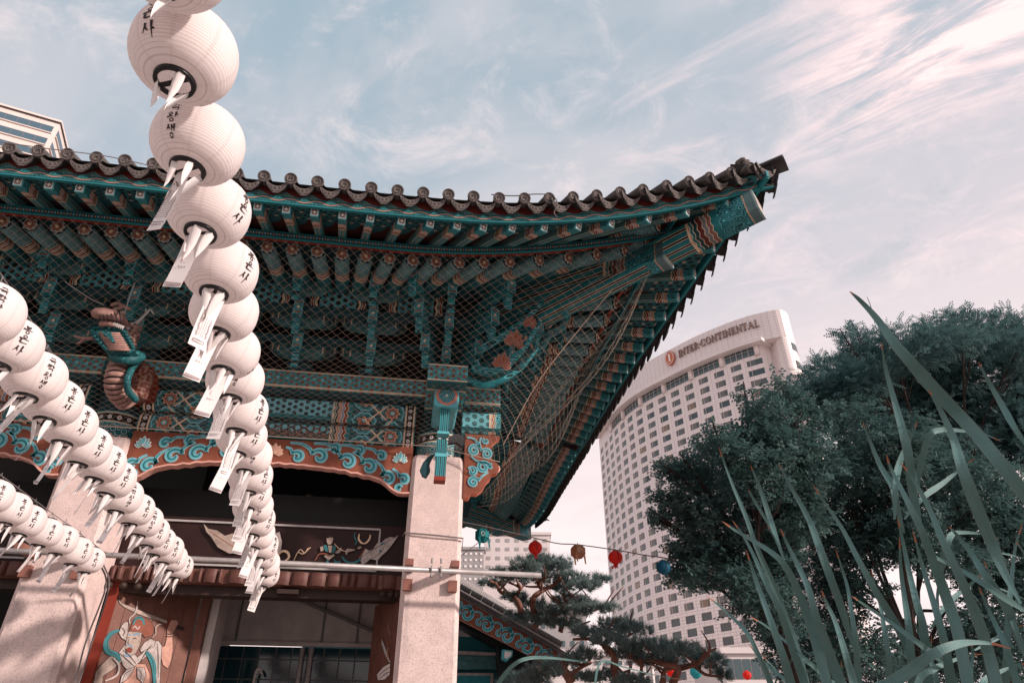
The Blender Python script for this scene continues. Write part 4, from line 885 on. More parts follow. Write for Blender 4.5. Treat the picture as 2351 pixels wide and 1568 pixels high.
inst('bird_net',np_mesh('bird_net',np.concatenate(NV),np.concatenate(NF),['net_twine']),label='fine tan bird net hung under the painted eaves over the brackets',cat='net')
b=MB(); b.tube([p for p in BOT[::2]],.006,5); b.build('net_cord','net_twine',bpy.data.objects['bird_net'])
sm=spline([Vector((1.10,7.80,4.75)),Vector((1.45,7.2,5.35)),Vector((1.95,6.7,5.95)),Vector((2.5,6.15,6.55))],8); MB().tube(sm,.005,5).build('net_cord','net_twine',bpy.data.objects['bird_net'])

# ------------------------------------------------------------------ steel pipe on the columns that carries the lantern strings
material('pipe_steel',col=(.36,.335,.33),rough=.42,dirt=.35,dscale=9,metal=.35); material('rust_clamp',col=(.24,.105,.08),rough=.7,dirt=.4); material('wire',col=(.17,.15,.15),rough=.6)
PY=7.60; PZ=3.16
pp=MB().tube([(-7.6,PY,PZ+.03),(-3,PY,PZ+.01),(1.50,PY,PZ-.03)],.028,16).build('scaffold_pipe','pipe_steel',None,None,True,label='long grey steel pipe strapped across the granite columns',cat='pipe')
for X in COLX[:2]:
    for s in (-.26,.24):
        MB().box((0,0,0),(.09,.34,.07)).build('pipe_bracket','rust_clamp',pp,T(X+s,PY+.22,PZ+.075)); MB().box((0,0,0),(.10,.06,.12)).build('pipe_bracket','rust_clamp',pp,T(X+s,PY+.36,PZ-.10))
    for s in (-.02,.08):
        b=MB(); b.tube([(X+s,PY+.036*math.cos(q),PZ-.01+.036*math.sin(q)) for q in np.linspace(0,6.3,16)],.009,5); b.tube([(X+s,PY-.04,PZ+.05),(X+s,PY-.03,PZ+.10)],.012,6); b.tube([(X+s,PY-.02,PZ-.06),(X+s,PY-.05,PZ-.10)],.012,6); b.build('pipe_clamp','pipe_steel',pp)
b=MB(); X=.315
for z_ in (3.62,3.63): b.tube([(X-.36,8.1,z_+.02),(X-.34,7.965,z_+.015),(X,7.955,z_),(X+.34,7.965,z_-.02),(X+.36,8.3,z_-.06)],.005,5)
b.build('tie_wire','wire',None,label='thin wire wound round the corner granite column above the pipe',cat='wire')
for k,(dx_,z0,z1) in enumerate(((.02,3.1,1.5),(.05,3.1,1.55))):
    b=MB(); b.tube(spline([Vector((-3.05+dx_,7.55,3.08)),Vector((-3.02+dx_,7.8,2.9)),Vector((-3.12+dx_*2,7.93,2.4)),Vector((-3.10+dx_,7.95,1.9)),Vector((-3.2,7.95,1.0))],6),.008,6)
    b.build('hanging_cable','wire',None,label=('thick','thin')[k]+' grey cable drooping down the left granite column' if k==0 else 'second cable hugging the edge of the left granite column',cat='cable')

MB().tube(spline([atY(-60,318,5.0),atY(120,343,5.1),atY(250,360,5.15),atY(375,388,5.2)],5),.005,5).build('overhead_wire','wire',None,label='thin dark wire crossing above the roof tiles at upper left',cat='wire')
# ------------------------------------------------------------------ strings of white paper lanterns
def m_paper(nb):
    x,y,z=nb.coords(); th=nb.atan2(x,y); f=abs((th*(8/(2*PI))+.13).fract()-.5)
    c=nb.mix((f<.055)*.5,(.93,.865,.85),(.76,.68,.67)); l=abs((z*104+.5).fract()-.5); return nb.mix((l<.13)*.62,c,(.42,.36,.36))
material('lantern_paper',m_paper,rough=.85,dirt=.08,spec=.1)
def translucent(name,col,f):
    nt=MATS[name].node_tree; p=nt.nodes['Principled BSDF']; t=nt.nodes.new('ShaderNodeBsdfTranslucent'); t.inputs[0].default_value=(*col,1)
    mx=nt.nodes.new('ShaderNodeMixShader'); mx.inputs[0].default_value=f; nt.links.new(p.outputs[0],mx.inputs[1]); nt.links.new(t.outputs[0],mx.inputs[2]); nt.links.new(mx.outputs[0],nt.nodes['Material Output'].inputs[0])
translucent('lantern_paper',(.93,.82,.79),.30)
material('tag_paper',col=(.88,.84,.83),rough=.8,dirt=.06); translucent('tag_paper',(.8,.72,.7),.2)
material('plastic_black',col=(.012,.012,.013),rough=.35,dirt=0); material('tag_print',col=(.33,.27,.27),dirt=0); material('tag_red',col=(.45,.12,.09),dirt=0); material('cord_white',col=(.5,.47,.46),dirt=0)
LH=.132
def lr(z): return .058+.107*max(0,1-abs(z/LH)**2.35)**.52
pr=[]; NR=27
for i in range(NR*3+1):
    z=-LH+2*LH*i/(NR*3); pr.append((lr(z)+(-.0022 if i%3==0 else 0.0),z))
LB=MB().lathe(pr,40).mesh('paper_body','lantern_paper',True)
def ringmesh(nm,bar):
    b=MB(); n=28; V_=[]
    for j in range(n):
        a=2*PI*j/n
        for r,z in ((.050,-.008),(.063,-.008),(.065,.006),(.052,.006)): V_.append((r*math.cos(a),r*math.sin(a),z))
    b.add(V_,[(j*4+k,((j+1)%n)*4+k,((j+1)%n)*4+(k+1)%4,j*4+(k+1)%4) for j in range(n) for k in range(4)])
    return b.mesh(nm,'plastic_black',True)
RING=ringmesh('rim_ring',False); bb=MB(); bb.box((0,0,0),(.106,.016,.006)); bb.lathe([(.011,-.006),(.011,.008),(.001,.009)],10); BAR=bb.mesh('cross_bar','plastic_black')
hk=MB(); hk.tube(spline([(-.05,0,0),(-.02,0,.03),(0,0,.045),(.02,0,.03),(.05,0,0)],4),.0025,5); hk.tube([(0,0,.045),(0,0,.075)],.003,5); HOOK=hk.mesh('wire_hook','wire')
tl=MB(); Lt=.15
tp_=[(0,.019,0),(-.035,.020,.004),(-.08,.016,.007),(-.12,.008,.006),(-Lt,.0005,0)]
V_=[]
for z,wd,bow in tp_: V_+=[(-wd,bow+.010*wd/.02,z),(0,-.006*wd/.02,z),(wd,bow+.010*wd/.02,z)]
tl.add(V_,[(i*3+j,i*3+j+1,i*3+j+4,i*3+j+3) for i in range(4) for j in range(2)]); TAIL=tl.mesh('paper_tail','tag_paper',True)
TW,TH=.062,.225
tgm=MB(); tgm.grid(lambda s,t:Vector((TW*(s-.5),.012*math.sin(t*2.2)+.004*math.cos(s*3),-TH*t)),2,6); tgm.grid(lambda s,t:Vector((TW*(s-.5),.012*math.sin(t*2.2)+.004*math.cos(s*3)+.0008,-TH*t)),2,6,0,None,True); TAGM=tgm.mesh('prayer_tag','tag_paper',True)
GL={'사':[[(.34,.84),(.26,.60),(.06,.28)],[(.27,.60),(.46,.36)],[(.74,.96),(.72,.5),(.70,.0)],[(.73,.48),(.94,.44)]],
'은':[('o',.5,.80,.15),[(.06,.50),(.5,.53),(.94,.52)],[(.27,.40),(.24,.10),(.55,.08),(.88,.14)]],
'봉':[[(.32,.97),(.33,.70)],[(.68,.97),(.67,.70)],[(.33,.84),(.67,.84)],[(.33,.70),(.67,.70)],[(.5,.68),(.5,.52)],[(.06,.48),(.94,.51)],('o',.5,.19,.15)],
'극':[[(.22,.92),(.76,.93),(.70,.66)],[(.05,.53),(.95,.56)],[(.24,.36),(.76,.37),(.70,.02)]],
'락':[[(.10,.93),(.50,.93),(.48,.78),(.14,.76),(.13,.58),(.52,.60)],[(.74,1.0),(.73,.48)],[(.74,.76),(.95,.74)],[(.25,.34),(.78,.35),(.72,.0)]],
'왕':[('o',.32,.82,.13),[(.32,.68),(.32,.54)],[(.05,.49),(.60,.54)],[(.77,.99),(.75,.42)],[(.76,.70),(.96,.68)],('o',.5,.18,.15)],
'생':[[(.30,.95),(.22,.74),(.06,.55)],[(.24,.76),(.44,.58)],[(.58,.93),(.56,.46)],[(.80,1.0),(.78,.42)],[(.58,.70),(.79,.70)],('o',.52,.18,.15)]}
def glyph_mesh(words):
    b=MB()
    for txt,az in words:
        n=len(txt); gh=.054 if n==3 else .045; z0=.066 if n==3 else .076
        for k,ch in enumerate(txt):
            zt_=z0-k*gh*1.06; gw_=gh*1.0
            def place(x,y,up=.0016):
                z=zt_-(1-y)*gh*.92; r=lr(z)+up; a=az+(x-.5)*gw_/.160; return Vector((r*math.sin(a),-r*math.cos(a),z))
            for st in GL[ch]:
                if st[0]=='o':
                    _,cx_,cy_,rr=st; P=[(cx_+rr*math.cos(q),cy_+rr*math.sin(q)) for q in np.linspace(0,2*PI,15)]; wd=[.095]*15
                else:
                    P=[tuple(q) for q in spline([Vector(p) for p in st],4)] if len(st)>2 else [tuple(Vector(st[0]).lerp(Vector(st[1]),q/4)) for q in range(5)]; m_=len(P); wd=[.145*(.55+.45*math.cos(PI*.9*i/(m_-1))) +.04 for i in range(m_)]
                V_=[]
                for i,p in enumerate(P):
                    a=Vector(P[max(i-1,0)]);c=Vector(P[min(i+1,len(P)-1)]); t=(c-a).normalized(); nr=Vector((-t.y,t.x))*wd[i]*.5
                    V_+=[place(p[0]+nr.x,p[1]+nr.y),place(p[0]-nr.x,p[1]-nr.y)]
                b.add(V_,[(2*i,2*i+1,2*i+3,2*i+2) for i in range(len(P)-1)])
    return b.mesh('lettering','ink')
TXT=glyph_mesh([('봉은사',0)]); TXT2=glyph_mesh([('극락왕생',PI)])
def flat_glyphs(b,txt,x,y,s,M,m=0,down=False):
    for k,ch in enumerate(txt):
        for st in GL[ch]:
            P=[(st[1]+st[3]*math.cos(q),st[2]+st[3]*math.sin(q)) for q in np.linspace(0,6.28,9)] if st[0]=='o' else st
            b.stroke([((x+k*s*1.15)+(p[0]-.5)*s,y+(p[1]-.5)*s) for p in P],s*.12,.0004,M,m)
Mt=Matrix.Rotation(R(90),4,'X')   # tag print lies in XZ, facing -Y
pa=MB(); pa.stroke(spline([Vector(p) for p in ((-.008,-.118),(-.010,-.105),(-.004,-.09),(.002,-.084))],3),.0022,.0004,Mt@T(0,0,-.011),1)
pa.stroke(spline([Vector(p) for p in ((.002,-.084),(.009,-.098),(.010,-.118),(-.002,-.120))],3),.0012,.0004,Mt@T(0,0,-.011),0); flat_glyphs(pa,'봉은사',-.0105,-.138,.0085,Mt@T(0,0,-.010),0); pa.box((0,.006,-.2135),(.056,.0008,.012),0); PRA=pa.mesh('tag_print',['tag_print','tag_red'])
pb_=MB()
for x in (-.019,.019):
    for k in range(16): pb_.box((x+random.uniform(-.002,.002),.008,-.075-.0068*k),(.006,.0006,.0045),0)
for x in (-.008,0,.008):
    for k in range(14): pb_.box((x,.009,-.078-.0075*k),(.0022,.0006,.004),0)
for k in range(26): pb_.box((random.gauss(0,.008),.006,-.052+random.gauss(0,.008)),(.005,.0006,.004),0)
pb_.box((0,.0085,-.195),(.044,.0006,.003),0); pb_.box((0,.0085,-.205),(.044,.0006,.003),0); pb_.box((-.022,.0085,-.2),(.003,.0006,.012),0); pb_.box((.022,.0085,-.2),(.003,.0006,.012),0); PRB=pb_.mesh('tag_print','tag_print')
def orient(az,tx,ty): return Matrix.Rotation(ty,4,'Y')@Matrix.Rotation(tx,4,'X')@Matrix.Rotation(az,4,'Z')
rl=random.Random(5)
ORD=['first','second','third','fourth','fifth','sixth','seventh','eighth','ninth','tenth','eleventh','twelfth','thirteenth','fourteenth','fifteenth','sixteenth','seventeenth','eighteenth','nineteenth','twentieth']
def lantern(P,az,label,group,tilt=(0,0),wind=.45,notag=False,yw=None):
    k_=.905*rl.uniform(.985,1.015); M=T(P)@orient(0,*tilt)@Matrix.Diagonal((k_,k_,k_*rl.uniform(.96,1.03),1)); o=empty('paper_lantern',M=M,label=label,cat='lantern',group=group)
    Ma=M@Matrix.Rotation(az,4,'Z'); inst('paper_body',LB,o,Ma); inst('lettering',TXT,o,Ma); inst('lettering',TXT2,o,Ma)
    Mb=M@Matrix.Rotation(rl.uniform(-.6,.6)-.6,4,'Z'); inst('top_ring',RING,o,M@T(0,0,LH+.004)); r=inst('bottom_ring',RING,o,Mb@T(0,0,-LH-.004)); inst('cross_bar',BAR,r,Mb@T(0,0,-LH-.006)); inst('wire_hook',HOOK,o,M@T(0,0,LH+.006))
    n=rl.choice((3,4,4)); a0=rl.uniform(0,1.5)
    for k in range(n):
        a=a0+2*PI*k/n+rl.uniform(-.3,.3); D=Matrix.Rotation(a,4,'Z')@T(0,-.057,-LH-.004); s=rl.uniform(.75,1.15)
        wnd=Matrix.Rotation(wind*rl.uniform(.2,1.6)+rl.uniform(-.1,.1),4,'Y'); inst('paper_tail',TAIL,o,M@D@Matrix.Rotation(-a,4,'Z')@wnd@Matrix.Rotation(a+rl.uniform(-.5,.5),4,'Z')@Matrix.Rotation(rl.uniform(.05,.5),4,'X')@Matrix.Diagonal((s,s,s,1)))
    if notag: return o
    wnd=Matrix.Rotation(wind*rl.uniform(.75,1.25),4,'Y'); yaw=rl.uniform(*yw) if yw else rl.choice((rl.uniform(-.5,.5),rl.uniform(-1.3,1.3)))
    Mt_=M@T(rl.uniform(-.02,.02),0,-LH-.012)@wnd@Matrix.Rotation(rl.uniform(-.15,.15),4,'X')@Matrix.Rotation(yaw,4,'Z')@Matrix.Diagonal((1.3,1,rl.uniform(1.1,1.25),1)); t=inst('prayer_tag',TAGM,o,Mt_); inst('tag_print',PRA if rl.random()<.5 else PRB,t,Mt_,kind='stuff')
    return o
def cord(nm,A,B,label):
    n=20; d=(B-A); pts=[A+d*(i/n) for i in range(n+1)]; MB().tube(pts,.004,6).build('lantern_cord','wire',None,None,True,label=label,cat='cord')
A1_=atD(430,138,.33*FPX/250); B1_=atY(607,1316,7.45); dv=(B1_-A1_)/18
az1=[-22,165,70,62,-8,-70,195,60,50,205,55,50,215,60,200,65,60,205,62,60]
for i in range(-1,19):
    P=A1_+dv*i+Vector((rl.uniform(-.012,.012),rl.uniform(-.02,.02),rl.uniform(-.012,.012)))
    lantern(P,R(az1[(i)%20]),f'white paper lantern, {ORD[i+1]} counted from the top of the tallest lantern string','lanterns on the tall middle string',(R(rl.uniform(-3,3)),R(rl.uniform(-2,4))),.13,i<1)
cord('c',A1_-dv*3+Vector((0,0,.215)),Vector((B1_.x-.03,PY,PZ+.03)),'cord carrying the tallest string of white lanterns to the pipe')
A2_=atD(75,862,.33*FPX/145); B2_=atY(408,1302,7.45); dv=(B2_-A2_)/13
for i in range(-2,14):
    P=A2_+dv*i+Vector((rl.uniform(-.012,.012),rl.uniform(-.02,.02),rl.uniform(-.012,.012)))
    lantern(P,R(rl.choice((52,48,56,60,225,230,45))),f'white paper lantern, {ORD[i+2]} from the left edge on the string ending over the painted door','lanterns on the left string',(R(rl.uniform(-3,3)),R(rl.uniform(-1,5))),.26,False,(-1.35,-.45))
cord('c',A2_-dv*6+Vector((0,0,.215)),Vector((B2_.x-.02,PY,PZ+.03)),'cord carrying the lantern string that ends over the painted door')
B3_=atY(203,1283,7.35); A3_=atZ(22,1168,B3_.z+.02); k3=int(round((B3_-A3_).length/.315)); dv=(B3_-A3_)/k3
for i in range(-1,k3+1):
    P=A3_+dv*i+Vector((rl.uniform(-.012,.012),rl.uniform(-.02,.02),rl.uniform(-.012,.012)))
    lantern(P,R(rl.choice((55,60,230,50))),f'white paper lantern, {ORD[i+1]} from the left edge on the short low string beside the column','lanterns on the low left string',(R(rl.uniform(-3,3)),R(rl.uniform(-1,5))),.30,False,(-1.35,-.45))
cord('c',A3_-dv*8+Vector((0,0,.215)),Vector((B3_.x+.06,PY,PZ+.02)),'cord carrying the short low string of white lanterns')

# ------------------------------------------------------------------ coloured festival lanterns on a wire at the right
for nm,c in (('lan_teal',(.03,.33,.35)),('lan_red',(.85,.065,.045)),('lan_tan',(.62,.34,.20)),('lan_blue',(.02,.16,.27)),('lan_cyan',(.06,.45,.48))):
    material(nm,col=c,rough=.6,dirt=.2); translucent(nm,c,.5)
def oct_lantern(P,s,mt,label):
    o=empty('festival_lantern',P,label=label,cat='lantern',group='coloured lanterns on the wire'); b=MB(); rg=[(.45,1.0),(.95,.45),(.95,-.45),(.45,-1.0)]
    V_=[]
    for r,z in rg: V_+=[(s*r*math.cos(PI/4*j+.3),s*r*math.sin(PI/4*j+.3),s*z*.86) for j in range(8)]
    b.add(V_,[(i*8+j,(i+1)*8+j,(i+1)*8+(j+1)%8,i*8+(j+1)%8) for i in range(3) for j in range(8)]+[tuple(range(24,32))[::-1],tuple(range(8))]); b.build('paper_body',mt,o,T(P))
    b=MB()
    for j in range(8):
        for i in range(3): b.tube([V_[i*8+j],V_[(i+1)*8+j]],.006,5)
        for i in (1,2): b.tube([V_[i*8+j],V_[i*8+(j+1)%8]],.006,5)
    b.build('paper_seam',mt,o,T(P))
    b=MB()
    for q in range(10): a=2*PI*q/10; b.tube([(s*.22*math.cos(a),-s*.90,s*.02+s*.28*math.sin(a)),(s*.22*math.cos(a+.63),-s*.90,s*.02+s*.28*math.sin(a+.63))],.005,5)
    b.build('painted_emblem','white_paint',o,T(P))
    for j in (0,2,5):
        q=Vector(V_[16+j]); MB().add([q+Vector(k) for k in ((-.02,0,0),(.02,0,0),(.03,0,-.16),(.005,0,-.16))],[(0,3,2,1)]).build('ribbon',mt,o,T(P))
    MB().tube([(0,0,s*.86),(0,0,s*1.15)],.008,5).build('wire_hook','wire',o,T(P)); return o
def round_lantern(P,s,mt,label,tassel=True,group='coloured lanterns on the wire'):
    o=empty('festival_lantern',P,label=label,cat='lantern',group=group); pr=[]
    for i in range(61):
        a=-PI/2+PI*i/60; pr.append((max(.12*s,s*math.cos(a)-(.02*s if i%4==0 else 0)),s*.92*math.sin(a)))
    MB().lathe(pr,28,0,None,True).build('paper_body',mt,o,T(P),True); b=MB()
    for z in (-.9,.9): b.lathe([(s*.3,s*z),(s*.3,s*(z+.08 if z>0 else z-.08)),(.001,s*(z+.08 if z>0 else z-.08))],14)
    b.build('end_cap',mt,o,T(P))
    if tassel:
        b=MB()
        for k in range(7): a=rl.uniform(0,6.28); b.tube([(.02*math.cos(a),.02*math.sin(a),-s*.95),(.05*math.cos(a)-.03,.05*math.sin(a),-s*rl.uniform(1.25,1.6))],.014,5)
        b.build('tassel',mt,o,T(P))
    b=MB(); 
    for k in range(6):
        z=s*(.62-.22*k)
        for dx_,dz_,w_,h_ in ((0,.05,.16,.03),(0,-.03,.16,.03),(0,0,.03,.13),(.06,0,.03,.1)):
            x=dx_*s+s*.1; zz=z+dz_*s; rr=math.sqrt(max(.01,s*s-(zz/.92)**2-x*x)); b.box((x,-rr-.004,zz),(w_*s,.006,h_*s))
    if tassel!='none': b.build('lettering','ink',o,T(P))
    MB().tube([(0,0,s*.95),(0,0,s*1.2)],.008,5).build('wire_hook','wire',o,T(P)); return o
DL=13.0; sz=DL/FPX
oct_lantern(atD(1107,1229,DL),17.5*sz,'lan_teal','teal eight-sided lantern hanging beside the corner column under the eave')
round_lantern(atD(1229,1257,DL),16*sz,'lan_red','bright red round lantern with dark lettering above the pine crown',True)
oct_lantern(atD(1327,1266,DL),17.5*sz,'lan_tan','tan eight-sided lantern between the two red lanterns')
round_lantern(atD(1413,1279,DL),16.5*sz,'lan_red','deep red ribbed lantern with tassel in front of the curved hotel')
round_lantern(atD(1523,1302,11.2),16.5*11.2/FPX,'lan_blue','blue round lantern half hidden by the leafy tree',False)
b=MB(); b.tube(spline([atD(1040,1195,DL),atD(1107,1207,DL),atD(1229,1235,DL),atD(1280,1247,DL),atD(1327,1250,DL),atD(1413,1262,DL),atD(1480,1274,12.2),atD(1545,1285,11.6),atD(1700,1330,11.2)],5),.010,6); b.build('festival_wire','wire',None,label='dark sagging wire that carries the coloured lanterns',cat='wire')
b=MB(); b.tube(spline([atD(1040,1290,DL),atD(1130,1223,DL+2),atD(1212,1176,17.5)],5),.010,6); b.build('guy_wire','wire',None,label='pale guy wire slanting up to the rear eave corner',cat='wire')
round_lantern(atD(1543,1541,24),13*24/FPX,'lan_red','small red lantern behind the low pine branch',False,'lanterns near the ground'); round_lantern(atD(1598,1542,24),14*24/FPX,'lan_cyan','small turquoise lantern behind the low pine branch',False,'lanterns near the ground'); round_lantern(atD(1715,1549,24),10*24/FPX,'lan_red','small red lantern low beside the lamp pole',False,'lanterns near the ground')
# ------------------------------------------------------------------ ground
def m_ground(nb):
    x,y,z=nb.coords(); n=nb.noise(nb.tc(),.8,5,.6); c=nb.mix(n,(.34,.29,.27),(.42,.36,.335)); gx_=abs((x/.6).fract()-.5)>.485; gy_=abs((y/.6).fract()-.5)>.485; return nb.mix(gx_.mx(gy_),c,(.10,.09,.085))
material('paving',m_ground,rough=.9,dirt=.3,dscale=1)
gq=MB(); gq.add([(-2500,-2500,0),(2500,-2500,0),(2500,2500,0),(-2500,2500,0)],[(0,1,2,3)]); gq.build('ground','paving',kind='structure')
# ------------------------------------------------------------------ curved hotel
def m_clad(nb):
    u,v,_=nb.coords('UV'); n=nb.noise(nb.vec(u*.25,v*1.4,0),1.5,3); c=nb.mix(n,(.74,.65,.635),(.84,.75,.73))
    st=abs((v/.68).fract()-.5); vt=abs((u/1.5).fract()-.5); c=nb.mix((st>.43)*.62,c,(.33,.30,.34)); return nb.mix((vt>.468)*.6,c,(.34,.31,.34))
material('hotel_cladding',m_clad,rough=.5,dirt=0)
def m_hglass(nb):
    r=nb.rnd(); z=nb.coords()[2]; x=nb.coords()[0]; cur=nb.mix(r>.30,(.025,.055,.068),(.085,.105,.112)); cur=nb.mix(r>.62,cur,(.13,.125,.122)); cur=nb.mix(r>.93,cur,(.22,.15,.10)); fo=abs((x*3.1+r*7).fract()-.5); cur=nb.mix((fo<.12)*.5*(r>.30),cur,(.05,.055,.06)); return nb.mix((x>(r-.5)*1.6)*(r>.5)*.7,cur,(.03,.055,.065))
material('hotel_glass',m_hglass,rough=.12,dirt=0,spec=.6); material('window_frame',col=(.62,.56,.54),rough=.5,dirt=0); material('hotel_plain',col=(.78,.69,.67),rough=.5,dirt=.1,dscale=.3); material('sign_bronze',col=(.27,.16,.13),rough=.5,dirt=.1); material('sign_orange',col=(.50,.14,.07),rough=.5,dirt=0); material('sign_white',col=(.8,.76,.74),rough=.5,dirt=0); material('band_glass',col=(.05,.085,.095),rough=.1,dirt=0,spec=.6)
plan=[(80.5,129),(76.56,132.9),(71,139.9),(66.16,148),(62.05,155.8),(59.3,163),(57.6,172),(57.0,181),(56.8,190)]
sp=spline([Vector(p) for p in plan],24); al=[0]
for i in range(1,len(sp)): al.append(al[-1]+(sp[i]-sp[i-1]).length)
al=np.array(al); spx=np.array([p.x for p in sp]); spy=np.array([p.y for p in sp])
def pl_(s,out=0):
    s=np.clip(s,0,al[-1]); p=Vector((float(np.interp(s,al,spx)),float(np.interp(s,al,spy)))); e=.6; a=Vector((float(np.interp(max(s-e,0),al,spx)),float(np.interp(max(s-e,0),al,spy)))); b=Vector((float(np.interp(min(s+e,al[-1]),al,spx)),float(np.interp(min(s+e,al[-1]),al,spy))))
    t=(b-a).normalized(); return Vector((p.x-t.y*out,p.y+t.x*out)) , t     # out>0 is towards the viewer
hotel=empty('hotel_tower',(75,150,0),label='tall curved pale hotel tower with rows of windows and a roof sign',cat='hotel')
HB=88.8; HT=96.5; PITCHB=4.5; FL=2.72; WH=1.62; WW=2.75
def sidesign(s): 
    p,t=pl_(s); 
    return p,t
# which side faces the viewer
p_,t_=pl_(30); sgn=1 if (Vector((-t_.y,t_.x)).dot(-p_)>0) else -1
def PL(s,out=0): q,t=pl_(s,out*sgn); return q,t
wall=MB(); nb_=int(al[-1]/PITCHB); WIN=[]
def q4(a,b,z0,z1,oa=0,ob=0):
    A,_=PL(a,oa);B,_=PL(b,ob); wall.add([(B.x,B.y,z0),(A.x,A.y,z0),(A.x,A.y,z1),(B.x,B.y,z1)],[(0,1,2,3)],0,[[(b,z0),(a,z0),(a,z1),(b,z1)]])
rows=[85-FL*k for k in range(30)]
for i in range(nb_):
    s0=i*PITCHB; a=s0+(PITCHB-WW)/2; b=a+WW
    if i==0: a=s0+.15; b=a+3.9
    q4(s0,a,0,HB); q4(b,s0+PITCHB,0,HB); zt_=HB
    for k,zr_ in enumerate(rows):
        q4(a,b,zr_,zt_); zt_=zr_-WH
        d=.28
        for (x0,x1,z0,z1,o0,o1) in ((a,a,zr_-WH,zr_,0,-d),(b,b,zr_-WH,zr_,-d,0)): q4(x0,x1,z0,z1,o0,o1)
        A,_=PL(a);B,_=PL(b);A2,_=PL(a,-d);B2,_=PL(b,-d)
        for z in (zr_,zr_-WH): wall.add([(A.x,A.y,z),(B.x,B.y,z),(B2.x,B2.y,z),(A2.x,A2.y,z)],[(0,1,2,3)],0,[[(0.3,.3)]*4])
        WIN.append((i,k,a,b,zr_))
    q4(a,b,0,zt_)
wall.build('tower_wall','hotel_cladding',hotel)
def winmesh(w,h):
    b=MB(); b.box((0,0,0),(w-.1,.03,h-.1),0)
    for x in (-w/2+.04,w/2-.04,-w*.27): b.box((x,-.03,0),(.09,.08,h),1)
    for z in (-h/2+.03,h/2-.03): b.box((0,-.03,z),(w-.18,.07,.07),1)
    return b.mesh('window',['hotel_glass','window_frame'])
WMa=winmesh(WW,WH); WMb=winmesh(3.9,WH); rest=MB(); WIN.sort(key=lambda q:(q[1],q[0]))
for j,(i,k,a,b,z) in enumerate(WIN):
    (A,_),(B,_)=PL(a,-.2),PL(b,-.2); c=(A+B)/2; d=(A-B).normalized(); M=frame(Vector((c.x,c.y,z-WH/2)),(d.x,d.y,0))
    if j<300: inst('window',WMb if i==0 else WMa,hotel,M)
    else: rest.box((c.x,c.y,z-WH/2),(WW,.05,WH),0,M.to_3x3().to_4x4())
rest.build('lower_windows','hotel_glass',hotel,kind='stuff')
# cornice, parapet with the sign, rounded blank end
endp=[Vector(p) for p in ((92,137),(90.2,130),(88.2,126.6),(86.2,125.2),(84.3,125.2),(82.3,127.0))]
par=[(lambda q:Vector((q.x,q.y)))(PL(s,1.25)[0]) for s in np.linspace(al[-1],0.6,60)]
parp=par+[p for p in endp[::-1][1:]]
def extr(pts,z0,z1,nm,mt,th=2.0):
    b=MB(); n=len(pts); u=0
    for i in range(n-1):
        A,B=pts[i],pts[i+1]; L=(B-A).length; b.add([(A.x,A.y,z0),(B.x,B.y,z0),(B.x,B.y,z1),(A.x,A.y,z1)],[(0,1,2,3)],0,[[(u,z0),(u+L,z0),(u+L,z1),(u,z1)]]); u+=L
    cen=Vector((84,166))
    for z,fl_ in ((z1,0),(z0,1)):
        for i in range(n-1):
            A,B=pts[i],pts[i+1]; C=B+(cen-B).normalized()*th; D=A+(cen-A).normalized()*th; q=[(A.x,A.y,z),(B.x,B.y,z),(C.x,C.y,z),(D.x,D.y,z)]; b.add(q if not fl_ else q[::-1],[(0,1,2,3)],0,[[(.3,.3)]*4])
    return b.build(nm,mt,hotel)
sps=spline(parp,3); extr(sps,HB,HT,'parapet_wall','hotel_cladding',22)
eb=[p for p in spline(endp[::-1],4)]; extr([PL(0.05,0)[0],PL(0.05,-3)[0]+Vector((1.2,-1.2))]+[Vector((83.6,127.4))]+eb[4:],0,HB,'end_wall','hotel_cladding',.4)
extr([PL(s,2.2)[0] for s in np.linspace(al[-1]-8,.0,50)]+[PL(0,2.2)[0]+Vector((.8,-.8)),Vector((83.8,129.2))],HB-.5,HB+.35,'cornice','hotel_plain',4)
bandg=MB()
for s in np.arange(1.0,al[-1]-10,9.0):
    c,_=PL(s,.15); MB().tube([(c.x,c.y,85.7),(c.x,c.y,HB)],.62,14).build('band_column','hotel_plain',hotel,None,True)
for s in np.arange(1.7,al[-1]-12,9.0):
    for k in range(5):
        (A,_),(B,_)=PL(s+k*1.5,.06),PL(s+k*1.5+1.42,.06); c=(A+B)/2; d=(A-B).normalized(); b=MB(); b.box((0,0,0),(1.40,.06,2.3),0); b.box((0,-.05,.35),(1.40,.05,.08),1); b.box((-.7,-.05,0),(.08,.06,2.3),1); b.build('band_window',['band_glass','window_frame'],hotel,frame(Vector((c.x,c.y,87.2)),(d.x,d.y,0)))
for k,z in enumerate((86.3,81.4,76.5,71.6,66.7)):
    for j in range(8,15):
        A,B=eb[j],eb[j+1]; c=(A+B)/2; d=(B-A).normalized(); nr=Vector((d.y,-d.x)); nr=nr if nr.dot(-c)>0 else -nr; c=c+nr*.05
        MB().box((0,0,0),((B-A).length*.92,.08,2.0)).build('end_window','hotel_glass',hotel,frame(Vector((c.x,c.y,z)),(d.x,d.y,0)))
